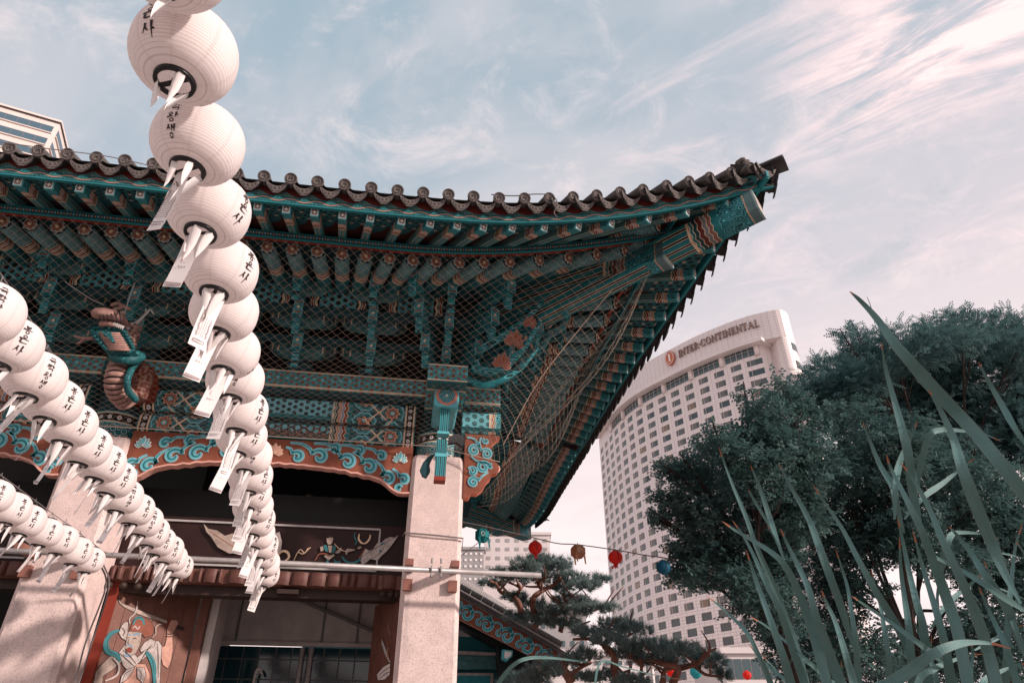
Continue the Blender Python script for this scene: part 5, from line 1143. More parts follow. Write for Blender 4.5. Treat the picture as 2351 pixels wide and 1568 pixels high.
# sign letters, each one a slab with serifs
def letter(ch):
    S_,t=.17,.085; b=[]; bx=lambda x0,y0,x1,y1:b.append([(x0,y0),(x1,y0),(x1,y1),(x0,y1)])
    def serif(x,y,w=.34): bx(x-w/2,y,x+w/2,y+.06)
    def arc(cx_,cy_,rx,ry,a0,a1,th_,n=14):
        o=[(cx_+rx*math.cos(a0+(a1-a0)*i/n),cy_+ry*math.sin(a0+(a1-a0)*i/n)) for i in range(n+1)]; inn=[(cx_+(rx-th_(a0+(a1-a0)*i/n))*math.cos(a0+(a1-a0)*i/n),cy_+(ry-.075)*math.sin(a0+(a1-a0)*i/n)) for i in range(n+1)]
        for i in range(n): b.append([o[i],o[i+1],inn[i+1],inn[i]])
    w=.7
    if ch=='I': w=.40; bx(.12,0,.12+S_,1); serif(.205,0); serif(.205,.94)
    if ch=='N': w=.86; bx(.12,0,.12+t,1); bx(.66,0,.66+t,1); b.append([(.10,1),(.30,1),(.745,0),(.60,0)]); serif(.16,0,.3); serif(.14,.94,.26); serif(.70,.94,.3)
    if ch=='T': w=.74; bx(.285,0,.285+S_,1); bx(.04,.92,.70,1); bx(.04,.78,.09,.94); bx(.65,.78,.70,.94); serif(.37,0)
    if ch=='E': w=.68; bx(.12,0,.12+S_,1); bx(.06,.93,.60,1); bx(.06,0,.62,.07); bx(.2,.47,.46,.54); bx(.55,.78,.60,.95); bx(.57,.05,.62,.24); bx(.42,.38,.47,.62)
    if ch=='R': w=.78; bx(.12,0,.12+S_,1); serif(.205,0); bx(.06,.93,.4,1); bx(.2,.46,.4,.53); arc(.38,.73,.24,.27,-PI/2,PI/2,lambda a:.17*abs(math.cos(a))+.02); b.append([(.34,.5),(.50,.5),(.78,0),(.60,0)])
    if ch=='C': w=.82; arc(.44,.5,.38,.52,R(40),R(320),lambda a:.08+.10*abs(math.cos(a))); bx(.70,.72,.76,.98); bx(.70,.04,.76,.28)
    if ch=='O': w=.92; arc(.46,.5,.40,.52,0,2*PI,lambda a:.07+.11*abs(math.cos(a)),22)
    if ch=='A': w=.84; b.append([(.36,1),(.48,1),(.80,0),(.62,0)]); b.append([(.36,1),(.42,1),(.16,0),(.08,0)]); bx(.24,.32,.58,.39); serif(.12,0,.24); serif(.71,0,.3)
    if ch=='L': w=.66; bx(.12,0,.12+S_,1); serif(.205,.94); bx(.06,0,.60,.07); bx(.55,.05,.60,.28)
    if ch=='·': w=.26; arc(.13,.5,.085,.085,0,2*PI,lambda a:.08,10)
    return b,w
zs=zm(2150,1100,2.24); LS=1.95; ZL=92.55
pa_=atZ(*zs(897,548),ZL); pe_=atZ(*zs(1540,296),ZL)
pp_=[Vector((p.x,p.y)) for p in sps]; pal=[0]
for i in range(1,len(pp_)): pal.append(pal[-1]+(pp_[i]-pp_[i-1]).length)
def near(p): d=[(q-Vector((p.x,p.y))).length for q in pp_]; i=int(np.argmin(d)); return pal[i]
def onpar(s): return Vector((float(np.interp(s,pal,[p.x for p in pp_])),float(np.interp(s,pal,[p.y for p in pp_]))))
s0_,s1_=near(pa_),near(pe_); word='INTER·CONTINENTAL'; ws=[letter(c)[1] for c in word]; tot=sum(ws); sc_=(s1_-s0_)/tot
s_=s0_
for c,wd in zip(word,ws):
    A=onpar(s_);B=onpar(s_+wd*sc_); d=(B-A).normalized(); nrm=Vector((d.y,-d.x,0)); M=frame(Vector((A.x,A.y,ZL))+nrm*.25,(d.x,d.y,0),nrm); b=MB()
    for k,poly in enumerate(letter(c)[0]): b.prism([(x*sc_,y*LS) for x,y in poly],.30+.012*(k%4),M,0)
    b.build('sign_letter','sign_bronze',hotel); s_+=wd*sc_
lg=atZ(*zs(836,560),ZL+1.0); sl_=near(lg); A=onpar(sl_-.5);B=onpar(sl_+.5); d=(B-A).normalized(); nrm=Vector((d.y,-d.x,0)); M=frame(Vector(((A.x+B.x)/2,(A.y+B.y)/2,ZL+1.05))+nrm*.3,(d.x,d.y,0),nrm)
b=MB(); ol=[(1.55*math.sin(q)*(1-.10*abs(math.cos(q))**3),2.15*math.copysign(abs(math.cos(q))**1.15,math.cos(q))) for q in np.linspace(0,2*PI,41)[:-1]]; b.prism(ol,.5,M,0); lo=b.build('sign_emblem','sign_orange',hotel)
b=MB(); b.stroke([Vector((x*.86,y*.86)) for x,y in ol]+[Vector((ol[0][0]*.86,ol[0][1]*.86))],.12,.06,M,0,.5); 
for k,poly in enumerate(letter('I')[0]): b.prism([((x-.2)*2.6,(y-.5)*2.2) for x,y in poly],.07+.01*k,M,0,None,.5)
b.build('emblem_letter','sign_white',lo)
for (zx,zy,hh) in ((1255,262,3.2),(1725,128,1.0),(940,425,.8),(1140,328,.8)):
    p=atZ(*zs(zx,zy+10),HT); p=p+Vector((3,3,0)); b=MB(); b.tube([(0,0,0),(0,0,hh)],.09,6); b.tube([(-.8,0,hh*.3),(.6,0,hh*.75)],.05,5); b.build('roof_mast','steel_frame',hotel,T(p))
p=atZ(*zs(850,470),HT)+Vector((6,6,0)); b=MB(); b.box((0,0,1.2),(3.2,3,2.4)); b.box((.6,0,2.9),(1.4,1.4,1.2)); b.build('roof_plant','hotel_plain',hotel,T(p))

# ------------------------------------------------------------------ other buildings
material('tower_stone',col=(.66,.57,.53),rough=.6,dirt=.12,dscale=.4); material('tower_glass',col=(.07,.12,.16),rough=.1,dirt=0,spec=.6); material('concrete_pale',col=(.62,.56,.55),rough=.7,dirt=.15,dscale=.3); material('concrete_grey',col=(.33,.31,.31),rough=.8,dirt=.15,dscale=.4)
H2=110; L0=atZ(0,245,H2); C0=atZ(138,285,H2); R0=atZ(150,337,H2)
def office(name,L,C,Rr,H,fl,gh,nb1,nb2,label,stone,glass,first=.9,objfloors=6,back=30):
    L,C,Rr=Vector((L.x,L.y)),Vector((C.x,C.y)),Vector((Rr.x,Rr.y)); o=empty(name,((L.x+C.x)/2,(L.y+C.y)/2+10,0),label=label,cat='building')
    Bk=Rr+(L-C); b=MB(); v=[(p.x,p.y,z) for z in (0,H) for p in (L,C,Rr,Bk)]; b.add(v,[(0,1,5,4),(1,2,6,5),(2,3,7,6),(3,0,4,7),(4,5,6,7)]); b.build('wall',stone,o)
    oth=MB(); k=0; z=H-first
    while z-gh>2:
        for A,B,n in ((L,C,nb1),(C,Rr,nb2)):
            d=(B-A); Ln=d.length; d.normalize(); nr=Vector((d.y,-d.x)); nr=nr if nr.dot(-A)>0 else -nr
            for j in range(n):
                wj=Ln/n*.90; c=A+d*(Ln*(j+.5)/n)+nr*.02; M=frame(Vector((c.x,c.y,z-gh/2)),(d.x,d.y,0))
                if k<objfloors:
                    bb_=MB(); bb_.box((0,0,0),(wj,.06,gh),0); 
                    for q in range(1,6): bb_.box((-wj/2+wj*q/6,0,0),(.07,.12,gh),1)
                    bb_.box((0,0,-gh/2-.1),(wj+.3,.5,.2),2); bb_.build('window_band',[glass,'steel_frame',stone],o,M)
                else: oth.box((c.x,c.y,z-gh/2),(wj,.06,gh),0,M.to_3x3().to_4x4())
        z-=fl; k+=1
    if oth.v: oth.build('lower_windows',glass,o,kind='stuff')
    return o,L,C,Rr
dirL=(L0-C0)*2.6; o,L,C,Rr=office('office_tower',C0+dirL,C0,C0+(R0-C0)*2.0,H2,3.3,1.75,2,1,'pale stone office tower with glass bands above the roof at far left','tower_stone','tower_glass',1.25)
MB().add([(p.x,p.y,H2+z) for z in (.02,.5) for p in (L+Vector((0,-.4)),C+Vector((.4,-.4)),Rr+Vector((.4,0)))],[(0,1,4,3),(1,2,5,4),(3,4,5)]).build('roof_edge','tower_stone',o)
# white office block behind the corner column, grey wing beside it
def block(name,xa,xb,ytop,ybot,D,dep,label,wallm,glassm,nx,nz,gw_=.55,gh_=.5,ang=0):
    A=atD(xa,ytop,D);B=atD(xb,ytop,D); z1=(A.z+B.z)/2; w_=(Vector((B.x,B.y))-Vector((A.x,A.y))).length; c=(A+B)/2; o=empty(name,(c.x,c.y,0),label=label,cat='building'); M=frame(Vector((c.x,c.y,0)),RIGHT)@Matrix.Rotation(ang,4,'Z')
    b=MB(); b.box((0,dep/2,z1/2),(w_,dep,z1)); b.build('wall',wallm,o,M); zb=atD(xa,ybot,D).z; fh=(z1-max(zb,2))/nz
    wm=MB().box((0,0,0),(w_/nx*gw_,.1,fh*gh_)).mesh('window',glassm)
    for k in range(nz):
        for j in range(nx): inst('window',wm,o,M@T(-w_/2+w_*(j+.5)/nx,-.04,z1-fh*(k+.62)))
    MB().box((0,dep/2,z1+.25),(w_+.6,dep+.6,.5)).build('roof_edge',wallm,o,M); return o
block('office_block',1112,1262,1228,1345,130,30,'white office block with square windows behind the corner column','concrete_pale','concrete_grey',7,5,.42,.36)
block('office_block',1040,1111,1262,1345,126,30,'grey office wing beside the white block behind the column','concrete_grey','sign_white',6,5,.4,.34)
block('low_building',1150,1345,1410,1545,75,20,'low grey panelled building behind the pines','concrete_grey','band_glass',9,3,.35,.3); block('low_building',1240,1480,1505,1560,60,10,'low pale building with a flat canopy behind the pine trunks','concrete_pale','band_glass',10,2,.6,.35)
block('podium_building',1660,1780,1500,1560,62,12,'glazed hotel podium with pale columns behind the lamp pole','concrete_pale','band_glass',6,1,.85,.8)
# small hall with a carved gable, right of the corner column
z1_=zm(1680,1900,2.137); HY=20.0
hall=empty('side_hall',(0.5,22,0),label='small hall with scroll-carved gable board beyond the corner column',cat='temple hall')
def ppoly(nm,pts,mt,Y,th,parent=hall,par=hall,mt2=None):
    P=[atY(*z1_(*q),Y) for q in pts]; b=MB(); M=XZ(0,Y,0); b.prism([(p.x,p.z) for p in P],th,M,0,1 if mt2 else None,-th); return b.build(nm,[mt]+([mt2] if mt2 else []),par)
material('stone_verge',col=(.42,.35,.33),rough=.85,dirt=.5,dscale=5,bump=.3); material('metal_roof',col=(.42,.39,.38),rough=.5,dirt=.2); material('hall_teal',col=(.012,.12,.14),dirt=.2)
ppoly('gable_verge',[(-500,340),(100,668),(905,1118),(880,1160),(90,722),(-500,400)],'stone_verge',HY-.03,.5)
gb=ppoly('gable_board',[(-500,410),(90,725),(880,1162),(860,1215),(760,1245),(90,900),(-500,590)],'brown_paint',HY,.10,mt2='pink_paint')
Mg=XZ(0,HY-.002,0)
def hp2(x,y): p=atY(*z1_(x,y),HY-.002); return Vector((p.x,p.z))
for k in range(5):
    bx_,by_=60+160*k,800+88*k
    c1=hp2(bx_+75,by_+15); r=.24
    for (cx_,cy_,rr,a0,tn,hd,ld) in ((bx_+90,by_+60,.21,2.4,1.2,-1,((bx_-40,by_-30),(bx_+10,by_-50),(bx_+50,by_-30))),(bx_+30,by_+40,.11,.4,1.1,1,None),(bx_+110,by_+10,.09,3,1.0,-1,None)):
        c=hp2(cx_,cy_); pts=spiral(c.x,c.y,rr,a0,tn,hd,[hp2(*q) for q in ld] if ld else None,16); scroll(gb,Mg,pts,.10 if rr>.15 else .06)
e0=atY(*z1_(95,640),HY-.2); e1=atY(*z1_(915,1108),HY-.2); dd=(e1-e0); nt_=9
vt=MB(); vt.tube([(0,0,0),(.5,0,0)],.075,10); VT=vt.mesh('verge_tile','tile_grey',True)
for k in range(-6,nt_): inst('verge_tile',VT,hall,frame(e0+dd*(k/nt_)+Vector((0,0,.02)),dd)@Matrix.Diagonal((dd.length/nt_/.5*.97,1,1,1)))
b=MB(); b.box((dd.length*.2,0,-.09),(dd.length*1.75,9,.10)); b.build('roof_slope','tile_grey',hall,frame(e0+dd*.0+Vector((0,4.6,-.05)),dd))
q0=atY(*z1_(60,1340),HY+1.2); 
MB().box((0,0,0),(6.0,.1,5.4)).build('gable_wall','hall_teal',hall,T(.4,HY+1.2,1.9))
ppoly('eave_underside',[(-300,700),(90,905),(400,1060),(760,1250),(660,1300),(420,1400),(400,1110),(90,940),(-300,760)],'black_paint',HY+.35,.7)
ppoly('wall_beam',[(-400,1130),(385,1165),(380,1190),(-400,1160)],'stone_verge',HY+.9,.1); fz=ppoly('painted_frieze',[(-400,1150),(395,1190),(395,1300),(-400,1300)],'swirl_teal',HY+.98,.05)
ppoly('wall_panel_frame',[(-400,1325),(365,1330),(360,1440),(-400,1440)],'stone_verge',HY+.95,.05); ppoly('wall_panel',[(-400,1348),(340,1352),(335,1440),(-400,1440)],'teal',HY+.86,.04); ppoly('corner_post',[(390,1330),(480,1330),(480,1600),(385,1600)],'swirl_teal',HY+.9,.3)
be=ppoly('beam_end',[(440,1140),(520,1150),(515,1195),(470,1235),(435,1215)],'teal_light',HY+.1,.5); ppoly('beam_end_face',[(455,1155),(508,1160),(505,1190),(470,1215),(450,1205)],'white_paint',HY+.08,.02)
for k in range(10):
    t=k/9; p=atY(*z1_(500+ (760-500)*t,1390-135*t),HY+.35); MB().tube([p,p+Vector((0,.6,.1))],.06,8).build('eave_tile','tile_dark',hall)
shed=empty('ribbed_roof',(3,26,0),label='grey ribbed metal roof sloping behind the small hall',cat='roof')
SP=[atY(*z1_(q[0],q[1]),26) for q in ((-150,430),(110,560),(480,800),(200,800),(-150,800))]
b=MB(); b.prism([(p.x,p.z) for p in SP],.2,XZ(0,26,0),0,None,-.2); b.build('roof_sheet','metal_roof',shed)
for k in range(26):
    t=k/25; a=SP[1].lerp(SP[2],t); x0=SP[0].lerp(SP[1],max(0,1)); 
    b=MB(); b.tube([a+Vector((-.05,-.08,-.02)),a+Vector((-.75,-.08,-1.0))],.025,4); b.build('roof_rib','metal_roof',shed)
# lamp pole
lp=empty('lamp_pole',atD(1497,1560,22)*1.0,label='slim white pole with a lamp head among the pines',cat='pole'); p=atD(1497,1535,22); lp.location=(p.x,p.y,0); W[lp.name]=T(p.x,p.y,0); lp.matrix_basis=T(p.x,p.y,0)
MB().tube([(p.x,p.y,0),(p.x,p.y,p.z)],.06,10).build('pole','white_paint',lp); MB().lathe([(.05,0),(.13,.05),(.13,.16),(.02,.22)],12,0,None,True).build('lamp_head','white_paint',lp,T(p.x,p.y,p.z))
# ------------------------------------------------------------------ trees
def leafmat(name,c1,c2,c3,tr=.25):
    def fn(nb):
        n=nb.noise(nb.tc(),1.1,3,.6); m_=nb.noise(nb.tc(),14,2,.6); c=nb.mix(n.step(.35,.65),c1,c2); return nb.mix((m_.step(.55,.75))*.6,c,c3)
    material(name,fn,rough=.6,dirt=0,spec=.25); translucent(name,c2,tr)
leafmat('leaf_locust',(.048,.118,.122),(.088,.172,.172),(.14,.225,.22),.36); leafmat('leaf_maple',(.050,.118,.114),(.090,.172,.162),(.155,.215,.19),.36); leafmat('needle',(.125,.195,.19),(.19,.26,.25),(.26,.33,.31),.42)
material('bark_dark',col=(.05,.038,.034),rough=.9,dirt=.5,bump=.5); material('bark_pine',col=(.22,.105,.075),rough=.9,dirt=.6,dscale=5,bump=.6)
def leaf_template(kind,s):
    P=[]
    def dia(base,d,l,w,lift):
        d=np.array([math.cos(d),math.sin(d),0]); n=np.array([-d[1],d[0],0]); b=np.array(base,float)
        P.append([b,b+d*l*.45+n*w+[0,0,lift],b+d*l+[0,0,-lift],b+d*l*.45-n*w+[0,0,lift]])
    if kind=='locust':
        for i in range(5):
            x=s*(.35+.55*i)
            for q in (-1,1): dia((x,0,0),q*1.15,s*.85,s*.20,s*.06)
        dia((s*2.9,0,0),0,s*.8,s*.2,0)
    else:
        for x,y,sc_ in ((.4,0,1),(1.5,.5,.9),(1.6,-.6,.95),(2.5,0,.85)):
            for a in (-1.25,-.55,0.05,.6,1.3): dia((s*x,s*y,0),a,s*sc_*(1.0-.25*abs(a)),s*.17*sc_,s*.08)
    return np.array(P)   # k,4,3
def crown(name,clumps,kind,mat,parent,leaf=.05,dens=1.0,seed=1):
    rng=np.random.default_rng(seed); T_=leaf_template(kind,leaf); allV=[]
    for C,rx,rz,ry in clumps:
        n=int(dens*205*(rx*rz*4+rx*ry*2.5+ry*rz*2)); 
        if n<8: n=8
        u=rng.normal(size=(n,3)); u/=np.linalg.norm(u,axis=1)[:,None]; lump=1+.22*np.sin(u[:,0]*5+C[0]*3)+.20*np.sin(u[:,2]*6+C[1]*2)+.12*np.sin(u[:,1]*9+C[2])
        rad=(rng.random(n)**.33)*.5+.5; rad=np.where(rng.random(n)<.14,rad*1.38,rad)*lump
        p=np.array(C)+u*np.stack([rx*rad,ry*rad,rz*rad],1)
        ax=u*np.array([1,1,.35])+rng.normal(size=(n,3))*.55+np.array([0,0,-.12]); ax/=np.linalg.norm(ax,axis=1)[:,None]
        up=np.array([0,0,1.])+rng.normal(size=(n,3))*.45+u*.35; y=np.cross(up,ax); y/=np.linalg.norm(y,axis=1)[:,None]+1e-9; z=np.cross(ax,y)
        sc_=rng.uniform(.7,1.3,n)[:,None,None,None]; t=T_[None]*sc_
        V_=p[:,None,None,:]+t[...,0:1]*ax[:,None,None,:]+t[...,1:2]*y[:,None,None,:]+t[...,2:3]*z[:,None,None,:]; allV.append(V_.reshape(-1,3))
    V_=np.concatenate(allV); F_=np.arange(len(V_)).reshape(-1,4); return inst(name,np_mesh(name,V_,F_,[mat]),parent)
def cl3(lst,D,jit=.8,seed=3,dz=.75):
    r=random.Random(seed); out=[]
    for x,y,rx,ry in lst:
        d=D+r.uniform(-jit,jit); p=atD(x,y,d); k=d/FPX; 
        for q in range(3): out.append((tuple(p+Vector((r.uniform(-.45,.45)*rx*k,r.uniform(-.4,.4)*rx*k,(q-1)*.62*ry*k))),rx*k*r.uniform(.6,.85),ry*k*.36,rx*k*.7))
    return out
def limbs(name,base,fork,clumps,parent,mat,r0=.16,seed=2,every=1):
    r=random.Random(seed); base=Vector(base);fork=Vector(fork)
    b=MB(); pts=spline([base,base.lerp(fork,.5)+Vector((r.uniform(-.1,.1),r.uniform(-.1,.1),0)),fork],6); b.tube(pts,[r0*(1-.45*i/len(pts)) for i in range(len(pts))],10); b.build('trunk',mat,parent,None,True)
    for C,rx,rz,ry in clumps[::every]:
        C=Vector(C); b=MB(); s=fork.lerp(base,r.uniform(0,.25)); mid=s.lerp(C,.5)+Vector((r.uniform(-.3,.3),r.uniform(-.3,.3),r.uniform(-.1,.3))); pts=spline([s,mid,C,C+(C-mid)*.1],5); b.tube(pts,[max(.006,r0*.26*(1-i/len(pts))) for i in range(len(pts))],7)
        for k in range(5):
            q=C+Vector((r.uniform(-rx,rx)*.8,r.uniform(-ry,ry)*.8,r.uniform(-rz,rz)*.8)); b.tube(spline([mid.lerp(C,.4),mid.lerp(q,.7),q],3),[.014,.012,.010,.009,.007,.006,.004],5)
        b.build('branch',mat,parent,None,True)
loc=[(2195,765,62,42),(2110,795,90,45),(2285,790,85,50),(2345,800,50,60),(1958,812,46,50),(2010,850,85,45),(1975,880,70,40),(1905,862,62,30),(1880,895,70,35),(2110,870,120,60),(2240,880,120,70),(2340,890,60,80),(2180,950,150,70),(2050,930,100,50),(2320,980,90,80),(1950,935,80,40),(2400,900,90,130),(2420,1050,90,130),(2250,1030,120,70),(1870,832,20,12),(1938,768,16,18),(1962,762,10,14),(2192,722,20,16),(2120,748,18,12),(2290,742,18,12),(2050,775,20,12),(2240,745,14,10),(1850,860,18,10)]
mapA=[(1815,915,48,42),(1850,960,62,42),(1760,945,45,28),(1730,985,60,36),(1650,1020,60,30),(1700,1045,70,38),(1800,1020,80,48),(1590,1085,60,30),(1545,1075,38,20),(1650,1105,85,42),(1745,1100,85,50),(1850,1080,90,60),(1555,1150,40,22),(1610,1175,75,38),(1545,1190,42,18),(1700,1180,90,50),(1800,1170,90,60),(1640,1235,80,36),(1590,1260,50,24),(1580,1310,50,26),(1640,1310,75,38),(1720,1260,90,50),(1700,1345,70,40),(1760,1330,80,50),(1790,1240,80,50),(1740,1400,55,36),(1790,1400,60,50),(1800,1480,55,48),(1765,1450,45,30),(1830,1540,60,40),(1522,1068,20,8),(1508,1195,16,7),(1520,1138,18,8),(1508,1178,14,6),(1548,1322,16,8),(1545,1265,16,8),(1705,905,16,10),(1790,872,16,14),(1640,985,18,9),(1600,1030,18,8),(1580,1052,16,7),(1735,925,16,8),(1760,905,12,8),(1540,1300,12,6),(1700,1395,20,12)]
mapB=[(1960,985,80,42),(2050,1010,90,45),(1930,1050,80,50),(2030,1085,100,55),(2140,1060,90,55),(2230,1100,90,60),(1900,1130,85,55),(1990,1160,100,60),(2100,1160,110,65),(2210,1190,110,65),(2310,1180,80,80),(1900,1220,85,52),(2010,1240,100,52),(2130,1260,110,56),(2260,1280,110,70),(1880,1300,80,50),(1960,1330,70,40),(2340,1300,70,90),(1900,1385,75,45),(1880,1460,70,50),(1970,1490,85,50),(2060,1520,90,45),(2160,1500,100,50),(2280,1420,90,60),(2300,1500,110,60),(2400,1250,90,150),(2400,1430,90,120),(1930,1545,80,40)]
def tree(nm,label,lst,D,kind,mat,bx_,leaf,dens,seed,jit):
    c=cl3(lst,D,jit,seed); p=atD(bx_[0],bx_[1],D); o=empty(nm,(p.x,p.y,0),label=label,cat='tree',group='leafy trees at the right')
    limbs('trunk',(p.x,p.y,0),p,c,o,'bark_dark',.17,seed,5); crown('crown',c,kind,mat,o,leaf,dens,seed); return o
tree('locust_tree','tall dark green tree with feathery leaves rising behind the others at right edge',loc,17,'locust','leaf_locust',(2180,1150),.070,1.0,21,1.4)
tree('maple_tree','small-leaved green maple spreading in front of the hotel',mapA,12.0,'maple','leaf_maple',(1790,1380),.056,1.15,22,.9)
tree('maple_tree','broad dark maple behind the tall grass blades at lower right',mapB,12.6,'maple','leaf_maple',(2080,1420),.056,1.15,23,.9)
# ---- pines: flat needle pads on twisting red limbs
def pads(name,lst,D,parent,seed,dens=1.0,L=.15):
    rng=np.random.default_rng(seed); allV=[]
    for x,y,rx,ry in lst:
        d=D+rng.uniform(-.7,.7); c=np.array(atD(x,y,d)); k=d/FPX; rx_,rz_=rx*k,ry*k*.85; ry_=rx_*.75; n=int(dens*215*rx_*ry_*1.6)+30
        u=rng.normal(size=(n,3)); u/=np.linalg.norm(u,axis=1)[:,None]; rad=rng.random(n)**.4*(1+.2*np.sin(u[:,0]*6+x)); p=c+u*np.stack([rx_*rad,ry_*rad,rz_*rad],1)
        nd=22; ax=np.array([0,0,.75])+u*np.array([1,1,.4])*.8+rng.normal(size=(n,3))*.3; ax/=np.linalg.norm(ax,axis=1)[:,None]
        dirs=ax[:,None,:]+rng.normal(size=(n,nd,3))*.55; dirs/=np.linalg.norm(dirs,axis=2)[:,:,None]; side=np.cross(dirs,rng.normal(size=(n,nd,3))); side/=np.linalg.norm(side,axis=2)[:,:,None]+1e-9
        b=p[:,None,:]+rng.normal(size=(n,nd,3))*.015; l=rng.uniform(.6,1.15,(n,nd,1))*L; w_=.0062
        allV.append(np.stack([b-side*w_,b+side*w_,b+dirs*l],2).reshape(-1,3))
    V_=np.concatenate(allV); F_=np.arange(len(V_)).reshape(-1,3); return inst(name,np_mesh(name,V_,F_,['needle']),parent)
def pine(label,lst,limb,D,seed,base):
    p=atD(base[0],base[1],D); o=empty('pine_tree',(p.x,p.y,0),label=label,cat='tree',group='pruned pines')
    b=MB(); q=[Vector((p.x,p.y,0)),Vector((p.x+.1,p.y,p.z*.5)),p]; b.tube(spline(q,5),[.17]*11,10); b.build('trunk','bark_pine',o,None,True)
    for pts,r0 in limb:
        s=spline([atD(*z1_(x,y),D+random.uniform(-.25,.25)) for x,y in pts],5); b=MB(); n=len(s); b.tube(s,[max(.012,r0*(1-.75*i/n)) for i in range(n)],8); 
        for k in range(4):
            a=s[int(n*(.35+.15*k))%n]; c=a+Vector((random.uniform(-.5,.5),random.uniform(-.4,.4),random.uniform(.15,.45))); b.tube(spline([a,a.lerp(c,.5)+Vector((random.uniform(-.12,.12),0,-.05)),c],3),[.03,.027,.024,.02,.017,.014,.01],5)
        b.build('limb','bark_pine',o,None,True)
    pads('needles',lst,D,o,seed); return o
P1=[(1240,1288,52,14),(1205,1302,42,14),(1275,1300,55,15),(1310,1325,42,12),(1180,1325,40,11),(1145,1315,28,9),(1235,1325,55,13),(1290,1345,48,12),(1345,1345,40,12),(1380,1330,22,11),(1305,1375,45,12),(1340,1385,30,10),(1180,1372,34,10),(1225,1385,40,11),(1275,1400,45,12),(1200,1415,45,13),(1245,1425,48,14),(1330,1400,40,10),(1390,1395,32,12),(1300,1430,40,12),(1130,1340,30,9)]
pine('nearer tall pruned pine with flat needle pads beside the red lantern',P1,[([(700,860),(680,800),(690,720),(760,670),(850,620),(900,560)],.085),([(585,830),(560,760),(500,700),(420,680),(390,620),(330,590)],.075),([(545,720),(580,650),(560,610)],.05),([(760,670),(720,620),(720,570)],.045),([(690,960),(760,900),(850,870),(910,820),(890,760),(840,720)],.07),([(900,1000),(930,940),(1030,950),(1140,915)],.06),([(930,850),(940,780),(980,740),(1060,720)],.06),([(1090,820),(1160,830),(1250,800),(1330,780)],.04)],15.5,41,(1225,1530))
P2=[(1420,1435,55,15),(1455,1445,45,14),(1375,1455,42,14),(1340,1450,24,10),(1400,1468,48,13),(1480,1480,60,17),(1550,1490,62,18),(1600,1505,48,18),(1640,1520,36,17),(1430,1500,50,15),(1660,1550,24,17),(1340,1505,42,14),(1500,1515,60,14),(1300,1520,40,14),(1250,1540,50,20),(1215,1560,45,16),(1390,1555,50,18),(1450,1565,50,14),(1335,1555,40,12)]
pine('wide low pruned pine with twisting red limbs in front of the hotel base',P2,[([(1360,1413),(1330,1280),(1330,1180),(1250,1110),(1150,1060),(1000,1060)],.085),([(1250,1110),(1310,1040),(1420,1040),(1500,1000)],.05),([(1800,1413),(1840,1290),(1700,1250),(1560,1210),(1450,1180)],.085),([(1840,1290),(1960,1270),(2060,1340),(2200,1360)],.06),([(1840,1300),(2000,1250),(2060,1180),(2150,1130)],.06),([(1720,1413),(1740,1310),(1840,1290)],.07),([(1560,1413),(1550,1300),(1540,1210)],.05),([(1480,1413),(1400,1330),(1330,1250)],.05),([(990,1400),(930,1300),(920,1230)],.11),([(1000,1330),(1060,1290),(1150,1250)],.05)],14.0,42,(1430,1575))
o=empty('shrub',atD(1190,1562,18),label='low pine shrub at the foot of the small hall',cat='shrub'); pads('needles',[(1190,1555,28,14),(1225,1565,30,12),(1165,1566,26,10)],18,o,44)
